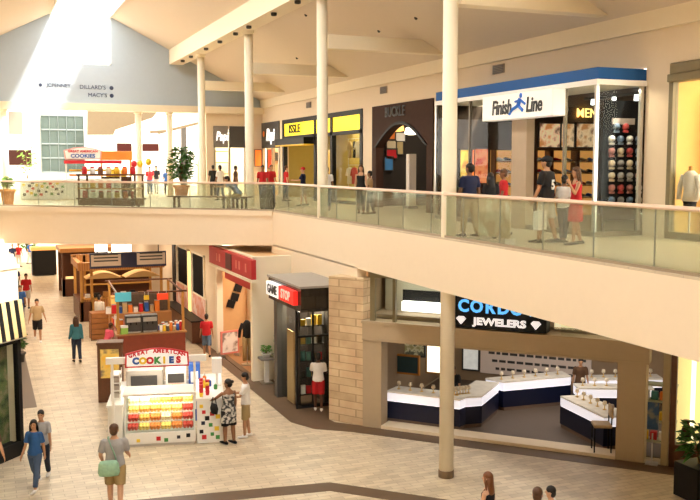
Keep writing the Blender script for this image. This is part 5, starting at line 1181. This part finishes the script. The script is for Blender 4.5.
for i in range(14):
    ci = (i * 3 + i // 7) % 7; x = 1.76 + (i % 7) * .12 if i < 14 else 0; y = .18 + (i // 7) * .28
    t = T('canister', '%s canister on the coffee kiosk counter, %s row, place %s from the left' % (cnm[ci], ['front', 'back'][i // 7], ['one', 'two', 'three', 'four', 'five', 'six', 'seven'][i % 7]), 'canister', (4.1 + x, 32.2 + y, 1.1), 0, 'canisters on the coffee kiosk')
    h = rr.uniform(.16, .34); MB().lathe([(.05, 0), (.055, .02), (.055, h)], n=12).build('canister_body', cc_[ci], t, True); MB().lathe([(.058, h), (.058, h + .03), (.001, h + .035)], n=12).build('lid', m_white if ci != 0 else m_char, t)
rr = random.Random(21)
for k, (zz, yy, n, lbx) in enumerate(((1.3, 35.95, 10, 'rear counter'), (1.06, 33.4, 6, 'side counter'))):
    for i in range(n):
        ci = (i * 4 + k * 2 + i // 5) % 7; h = rr.uniform(.2, .42); wv = rr.uniform(.07, .10)
        x = 4.45 + i * .21 if k == 0 else 4.55; y = yy - .1 if k == 0 else 33.3 + i * .32
        t = T('coffee_tin', '%s tin on the %s of the coffee kiosk, number %s along' % (cnm[ci], lbx, ['one', 'two', 'three', 'four', 'five', 'six', 'seven', 'eight', 'nine', 'ten'][i]), 'tin', (x, y, zz + (.0 if k == 0 else .0)), 0, 'tins on the %s' % lbx)
        MB().box(-wv, wv, -wv, wv, 0, h).build('tin_body', cc_[ci], t, bevel=.01); MB().box(-wv * .9, wv * .9, -wv * .9, wv * .9, h, h + .03).build('lid', m_steel, t)
t = T('goods_box', 'golden yellow goods cabinet beside the coffee kiosk posts', 'cabinet', (5.2, 37.4, 0)); MB().box(-.5, .5, -.3, .3, 0, 1.0).build('base', m_lwood, t); MB().box(-.46, .46, -.28, .28, 1.0, 1.75).build('golden_case', M('golden_case', (.8, .5, .14), .4, emit=.25, var=.25, scale=8), t)
for z in (1.0, 1.36, 1.72): MB().box(-.5, .5, -.32, .32, z, z + .04).build('shelf_edge', m_lwood, t)
t = T('menu_box', 'small green and white box at the left end of the coffee counter', 'box', (4.55, 32.4, 1.1)); MB().box(-.13, .13, -.08, .08, 0, .22).build('box_body', M('lime_box', (.3, .55, .1), .5), t); MB().box(-.13, .13, -.085, .085, .22, .3).build('lid', m_white, t)
person('person in pink shirt bending behind the left end of the coffee counter', (3.95, 32.6, 0), R_(-60), 1.5, 'pink', 'darkdenim', 'brown', hair='brown', vox=.016, lean=20)
# ---- wooden stall farther along ---------------------------------------------------------------------------
ws = T('wooden_stall', 'orange wood market stall with tan canopies under the bridge', 'stall', (4.0, 42.0, 0))
for x in (0, .45, 3.6):
    for y in (0, 3.0): MB().box(x, x + .12, y, y + .12, 0, 2.75).build('post', m_lwood, ws)
MB().box(.1, 3.7, .05, .6, 0, 1.0).build('counter', m_wood, ws); MB().box(.05, 3.75, 0, .65, 1.0, 1.06).build('counter_top', m_lwood, ws)
MB().box(-.1, 3.8, -.1, .1, 2.35, 2.7).build('beam', m_wood, ws); MB().box(-.1, 3.8, 3.0, 3.2, 2.35, 2.8).build('beam', m_wood, ws); MB().box(-.1, .1, 0, 3.1, 2.4, 2.7).build('beam', m_wood, ws)
for x in (.25, 2.0):
    MB().extr([(x + 1.6 * i / 8, 1.95 + .26 * math.sin(PI * i / 8)) for i in range(9)], 'y', -.1, 1.0).build('canopy', M('canopy_tan', (.52, .32, .12), .7), ws)
MB().box(-.05, .5, .0, 3.0, 0, .9).build('side_counter', m_dwood, ws)
for z in (1.3, 1.65, 2.0): MB().box(.5, 3.6, 2.7, 3.0, z, z + .05).build('rear_shelf', m_lwood, ws)
MB().box(.1, 3.7, 3.1, 3.15, 0, 2.4).build('rear_panel', m_dwood, ws)
for i in range(8):
    t = tag(MB().box(-.12, .12, -.08, .08, 0, .16 + .04 * (i % 3)).build('goods_packet', [m_white, m_black, m_lwood, m_pink][i % 4], None, loc=(4.35 + i * .4, 42.3, 1.06)), '%s packet on the wooden stall counter, place %s from the left' % (['white', 'black', 'wooden', 'pink'][i % 4], ['one', 'two', 'three', 'four', 'five', 'six', 'seven', 'eight'][i]), 'packet', 'packets on the wooden stall')
hs = T('hanging_sign', 'navy overhead sign with two beige text panels under the bridge', 'sign', (0, 0, 0)); a = PY(90, 269, 40.6); b = PY(166, 251, 40.6); hs.location = ((a.x + b.x) / 2, 40.6, a.z); w = (b.x - a.x) / 2; h = b.z - a.z
MB().box(-w, w, 0, .1, 0, h).build('board', M('navy_board', (.03, .035, .09), .5), hs)
m_bt = M('beige_panel', (.62, .50, .38), .6, emit=.1); 
for x0, x1 in ((-w + .05, -w * .2), (w * .22, w - .05)):
    MB().box(x0, x1, -.015, 0, .1, h - .06).build('text_panel', m_bt, hs)
    for r in range(3): MB().box(x0 + .12, x1 - .12, -.02, -.015, .3 + r * .14, .36 + r * .14).build('lettering_row', m_char, hs)
for x in (-w * .8, w * .8): MB().tube([(x, .05, h), (x, .05, 4.02 - a.z)], .02, 6).build('hanger', m_black, hs)
for i, (x0, x1) in enumerate(((95, 107), (112, 131))):
    a = PY(x0, 252, 44.5); b = PY(x1, 245.5, 44.5)
    t = T('light_box', ['small white light box above the navy sign, left one', 'small white light box above the navy sign, right one'][i], 'light', ((a.x + b.x) / 2, 44.5, a.z)); w_ = (b.x - a.x) / 2
    MB().box(-w_, w_, -.1, .1, 0, .45).build('diffuser', M('lit_box', (1, .97, .9), .5, emit=2.0, var=0), t); MB().box(-w_ - .03, w_ + .03, -.08, .12, .45, 4.18 - a.z).build('housing', m_dwood, t)
t = T('wooden_crate', 'brown wooden crate on the concourse floor left of the coffee kiosk', 'crate', (4.35, 37.6, 0)); 
for i in range(5): MB().box(-.42, .42, -.35, .35, .04 + i * .22, .24 + i * .22).build('board', M('crate_brown', (.30, .115, .03), .6, var=.2), t, bevel=.006)
for x in (-.43, .40):
    for y in (-.36, .33): MB().box(x, x + .03, y, y + .03, 0, 1.16).build('corner_batten', m_dwood, t)
person('person with black hair and cream shawl standing behind the wooden crate', (4.4, 38.3, 0), R_(-40), 1.72, 'pale', 'brown', 'tan', sleeve='long', vox=.016)
t = T('market_stall', 'dark brown stall with lit shelf farther down the concourse', 'stall', (3.9, 50.5, 0))
for x in (0, 2.6):
    for y in (0, 2.6): MB().box(x, x + .14, y, y + .14, 0, 2.5).build('post', m_dwood, t)
MB().box(0, 2.7, .0, .6, 0, .95).build('counter', m_dwood, t); MB().box(-.1, 2.84, -.1, 2.84, 2.4, 2.62).build('canopy', m_wood, t); MB().box(.2, 2.5, .1, .4, .95, 1.05).build('lit_shelf', M('lit_amber_shelf', (1, .7, .3), .5, emit=.8, var=0), t)
MB().box(.1, 2.6, 2.4, 2.5, 0, 2.4).build('rear_panel', m_dwood, t)
t = T('black_kiosk', 'tall black box kiosk far down the concourse', 'kiosk', (3.6, 61.2, 0)); MB().box(-.75, .75, -.5, .5, .05, 1.65).build('body', m_black, t, bevel=.03); MB().box(-.6, .6, -.4, .4, 0, .05).build('plinth', m_char, t); MB().box(-.8, .8, -.55, .55, 1.65, 1.85).build('lit_top', M('lit_orange_top', (.9, .4, .12), .5, emit=.5), t)
plant('planter', (3.0, 70.5, 0), 'green planter hedge at the far end of the concourse', .9, .7, 2.2, 1.2, 200, M('leaf_hedge', (.06, .22, .04), .6, var=.4), m_white, .4, square=True)
for i, (px, py, c, lb_) in enumerate(((13, 268, 'navy', 'distant person in dark clothes far down the concourse, leftmost'), (19, 267, 'red', 'distant person in red top far down the concourse beside the dark one'), (30, 264, 'blue', 'distant person in blue near the green planter'))):
    q = PZ(px, py); person(lb_, tuple(q), R_(180 + i * 30), 1.65, c, 'pale' if i else 'denim', 'tan', vox=.02)

# ---- shoppers on the lower floor ---------------------------------------------------------------------------
pos = PZ(116, 509)
person('man seen from behind in grey shirt and khaki shorts with a green bag', tuple(pos), R_(-12), 1.78, 'grey', 'khaki', 'light', hair='brown', legs='shorts', lL=(4, 4), lR=(-10, 10), aL=(4, 14, 35), aR=(18, 6, 40), inL=20, vox=.010, short_len=.48, hy=-6, shoes='white', wide=1.14)
sh = WR['sh']; hp_ = WR['hip']
bg = T('shoulder_bag', 'mint green shoulder bag hanging at the hip of the man in khaki shorts', 'bag', (0, 0, 0), R_(-12))
Rb = Matrix.Rotation(R_(-12), 3, 'Z'); bo = V(pos) + Rb @ V((-.10, -.27, .98)); bg.location = bo
bmb = MB().rings([(V((0, 0, -.17)), V((.19, 0, 0)), V((0, .06, 0))), (V((0, 0, -.10)), V((.22, 0, 0)), V((0, .09, 0))), (V((0, 0, .08)), V((.20, 0, 0)), V((0, .085, 0))), (V((0, 0, .14)), V((.16, 0, 0)), V((0, .04, 0)))], 18)
bmb.build('bag_body', M('mint_fabric', (.30, .52, .38), .8, var=.3, scale=14), bg, True)
loc_ = lambda v: Rb.inverted() @ (V(v) - bo)
shp = V(pos) + Rb @ V((-.13, 0, 1.53))
MB().tube([(.16, .02, .12), loc_(V(pos) + Rb @ V((.0, -.155, 1.25))), loc_(V(pos) + Rb @ V((-.10, -.10, 1.49))), loc_(V(pos) + Rb @ V((-.12, .02, 1.535))), loc_(V(pos) + Rb @ V((-.14, .13, 1.40))), loc_(V(pos) + Rb @ V((-.17, .16, 1.2)))], .017, 6).build('strap', M('mint_strap', (.25, .42, .32), .8), bg, True)
person('woman with long dark hair in royal blue shirt and jeans, walking', tuple(PZ(36, 489)), R_(150), 1.57, 'royal', 'denim', 'tan', hair='black', style='long', fem=True, lL=(18, 6), lR=(-14, 22), aL=(-14, 6, 12), aR=(16, 6, 20), shoes='white', face_detail=True, vox=.010, hy=12)
person('woman in grey shirt and dark jeans walking behind the blue shirted woman', tuple(PZ(43, 479)), R_(165), 1.60, 'grey', 'darkdenim', 'tan', hair='black', style='bun', fem=True, lL=(-10, 14), lR=(14, 4), shoes='white', face_detail=True, vox=.010)
q = PZ(-10, 496)
person('person at the left edge, only a swinging bare arm showing', tuple(q), R_(180), 1.72, 'brown', 'denim', 'tan', aL=(12, 14, 18), lL=(10, 5), lR=(-10, 12), vox=.010)
pw = PZ(229, 443.5)
person('woman in black and white print dress reaching to the kiosk counter', tuple(pw), R_(20), 1.66, 'pattern', 'black', 'brown', hair='black', style='bun', fem=True, legs='dress', sleeve='strap', aL=(48, 16, 20), aR=(10, 14, 14), lL=(2, 2), lR=(-4, 2), vox=.010, hy=25, wide=1.15)
bg = T('handbag', 'black handbag on the left arm of the woman in the print dress', 'bag', tuple(V(pw) + V((-.36, .05, .94))), R_(20))
MB().rings([(V((0, 0, -.13)), V((.05, 0, 0)), V((0, .13, 0))), (V((0, 0, 0)), V((.07, 0, 0)), V((0, .16, 0))), (V((0, 0, .12)), V((.04, 0, 0)), V((0, .12, 0)))], 14).build('bag_body', CL['black'], bg, True); MB().tube([(0, -.1, .1), (0, -.06, .28), (0, .06, .28), (0, .1, .1)], .012, 6).build('handle', CL['black'], bg, True)
pm = PZ(246, 437)
person('young man in white T-shirt and khaki shorts facing the kiosk', tuple(pm), R_(70), 1.70, 'white', 'khaki', 'tan', hair='black', legs='shorts', shoes='white', aL=(28, 8, 62), aR=(28, 8, 60), inL=10, inR=10, lL=(3, 3), lR=(-4, 4), vox=.010, short_len=.55, face_detail=True, hp=-12)
person('man in red shirt and grey blue shorts walking away past the red-headed shop', tuple(PZ(207, 357)), R_(-10), 1.62, 'red', 'greyblue', 'tan', legs='shorts', lL=(16, 6), lR=(-14, 20), hair='black', fat=1.1, short_len=.6)
person('woman in teal top and dark trousers with long hair, walking away', tuple(PZ(77, 362)), R_(6), 1.66, 'teal', 'darkdenim', 'tan', hair='brown', style='long', fem=True, sleeve='long', lL=(8, 4), lR=(-8, 12))
person('man in tan shirt and black shorts walking towards the viewer', tuple(PZ(38, 341.5)), R_(180), 1.74, 'tan', 'black', 'tan', hair='black', legs='shorts', lL=(14, 4), lR=(-14, 24), aL=(-10, 16, 10), aR=(10, 16, 14), face_detail=True, fat=1.15, shoes='white')
person('person in red shirt and pale shorts far down the concourse', tuple(PZ(27, 308)), R_(178), 1.72, 'red', 'pale', 'tan', legs='shorts', lL=(10, 4), lR=(-10, 14), vox=.016)
person('person in blue top half hidden behind the striped awning', tuple(PZ(21, 322)), R_(180), 1.66, 'blue', 'denim', 'tan', hair='brown', vox=.016)
person('person in dark top far down the concourse left of the red-shirted person', tuple(PZ(16, 297)), R_(180), 1.66, 'navy', 'darkdenim', 'brown', vox=.016)
person('woman with long auburn hair and black strappy top at the bottom of the view', tuple(PZ(487, 563)), R_(35), 1.66, 'black', 'denim', 'light', hair='auburn', style='long', fem=True, sleeve='strap', vox=.010)
person('dark haired person at the bottom right, left of a close pair', tuple(PZ(535.5, 595)), R_(-40), 1.82, 'white', 'denim', 'light', hair='brown', vox=.010)
person('dark haired person at the bottom right, right of a close pair', tuple(PZ(549.5, 573)), R_(40), 1.55, 'white', 'denim', 'light', hair='black', vox=.010)
# ================================================================== light, sky, camera
wd = bpy.data.worlds.new('World'); SC.world = wd; wd.use_nodes = True
bgn = wd.node_tree.nodes['Background']; bgn.inputs[0].default_value = (1.0, .94, .84, 1); bgn.inputs[1].default_value = 8.0
sn = bpy.data.lights.new('Sun', 'SUN'); sn.energy = 9.0; sn.angle = R_(5.0); sn.color = (1, .93, .8)
so = bpy.data.objects.new('Sun', sn); COL.objects.link(so); so.rotation_euler = V((-.47, .50, -1)).to_track_quat('-Z', 'Y').to_euler()
# shop and concourse lamps, plus an added fill behind the jeweller transom
area('shoe_shop_light', (15.0, 20.5, 9.5), 2.0, 5, 260); area('shoe_wall_light', (16.5, 22.6, 9.4), 5, .6, 160, (1, .72, .45))
area('window_display_light', (13.3, 16.7, 8.8), .8, .3, 18)
area('brown_shop_light', (15.6, 30.2, 9.1), 2, 2, 50)
area('yellow_shop_light', (15.5, 37, 8.9), 2, 6, 260, (1, .85, .5))
area('corner_shop_light', (15.8, 44.7, 9.1), 2, 2, 220, (1, .8, .55)); area('bridge_shop_light', (12.1, 47.4, 8.9), 1.4, .8, 60)
area('olive_shop_light', (15.5, 13.7, 9.1), 2, 3, 150, (1, .8, .5))
area('red_shop_light', (10.2, 31.2, 3.85), 2.5, 4, 240, (1, .80, .58))
area('black_shop_light', (8.9, 25.3, 3.0), .6, .8, 60)
area('transom_fill', tuple(J(1.5, .75, 4.2)), 1.6, .3, 14, (1, .95, .8), (0, 0, JR)); q = K(.88, .42, 1.28); area('cookie_case_light', tuple(q), 1.5, .5, 14, (1, .9, .7), (0, 0, KR))  # transom fill is added only to brighten the board behind the upper window
area('cookie_kiosk_light', tuple(K(.9, 1.6, 2.05)), 1.6, .1, 25, (1, .92, .8), (0, 0, KR))
area('jeweller_light', (14.6, 20.6, 2.92), 3.5, 2.5, 70, (1, .9, .8), (0, 0, JR))
area('rack_light', (15.3, 17.2, 4.2), 1.2, 1.2, 40)
for i, y in enumerate((33.5, 40, 48, 57, 67)): area('concourse_light', (4.6, y + 2.5, 3.85), 5, 2.5, 180, (1, .84, .64))
for y in (8, 14, 20, 26): area('gallery_soffit_light', (11.8, y, 4.25), 1.2, 1.2, 2)
c = bpy.data.cameras.new('Camera'); c.sensor_fit = 'HORIZONTAL'; c.sensor_width = 36; c.lens = 36 * F / 700; c.clip_start = .1; c.clip_end = 500
co = bpy.data.objects.new('Camera', c); COL.objects.link(co); co.location = (0, 0, EYE)
m3 = Matrix((cr, cu, -cf)).transposed(); co.rotation_euler = m3.to_euler(); SC.camera = co
vs = SC.view_settings; vs.view_transform = 'Standard'; vs.look = 'None'; vs.exposure = 0.35; vs.gamma = 1.0; vs.use_curve_mapping = False
cy = SC.cycles; cy.max_bounces = 8; cy.diffuse_bounces = 5; cy.glossy_bounces = 3; cy.transparent_max_bounces = 16; cy.sample_clamp_indirect = 6; cy.use_denoising = True; cy.caustics_reflective = False; cy.caustics_refractive = False
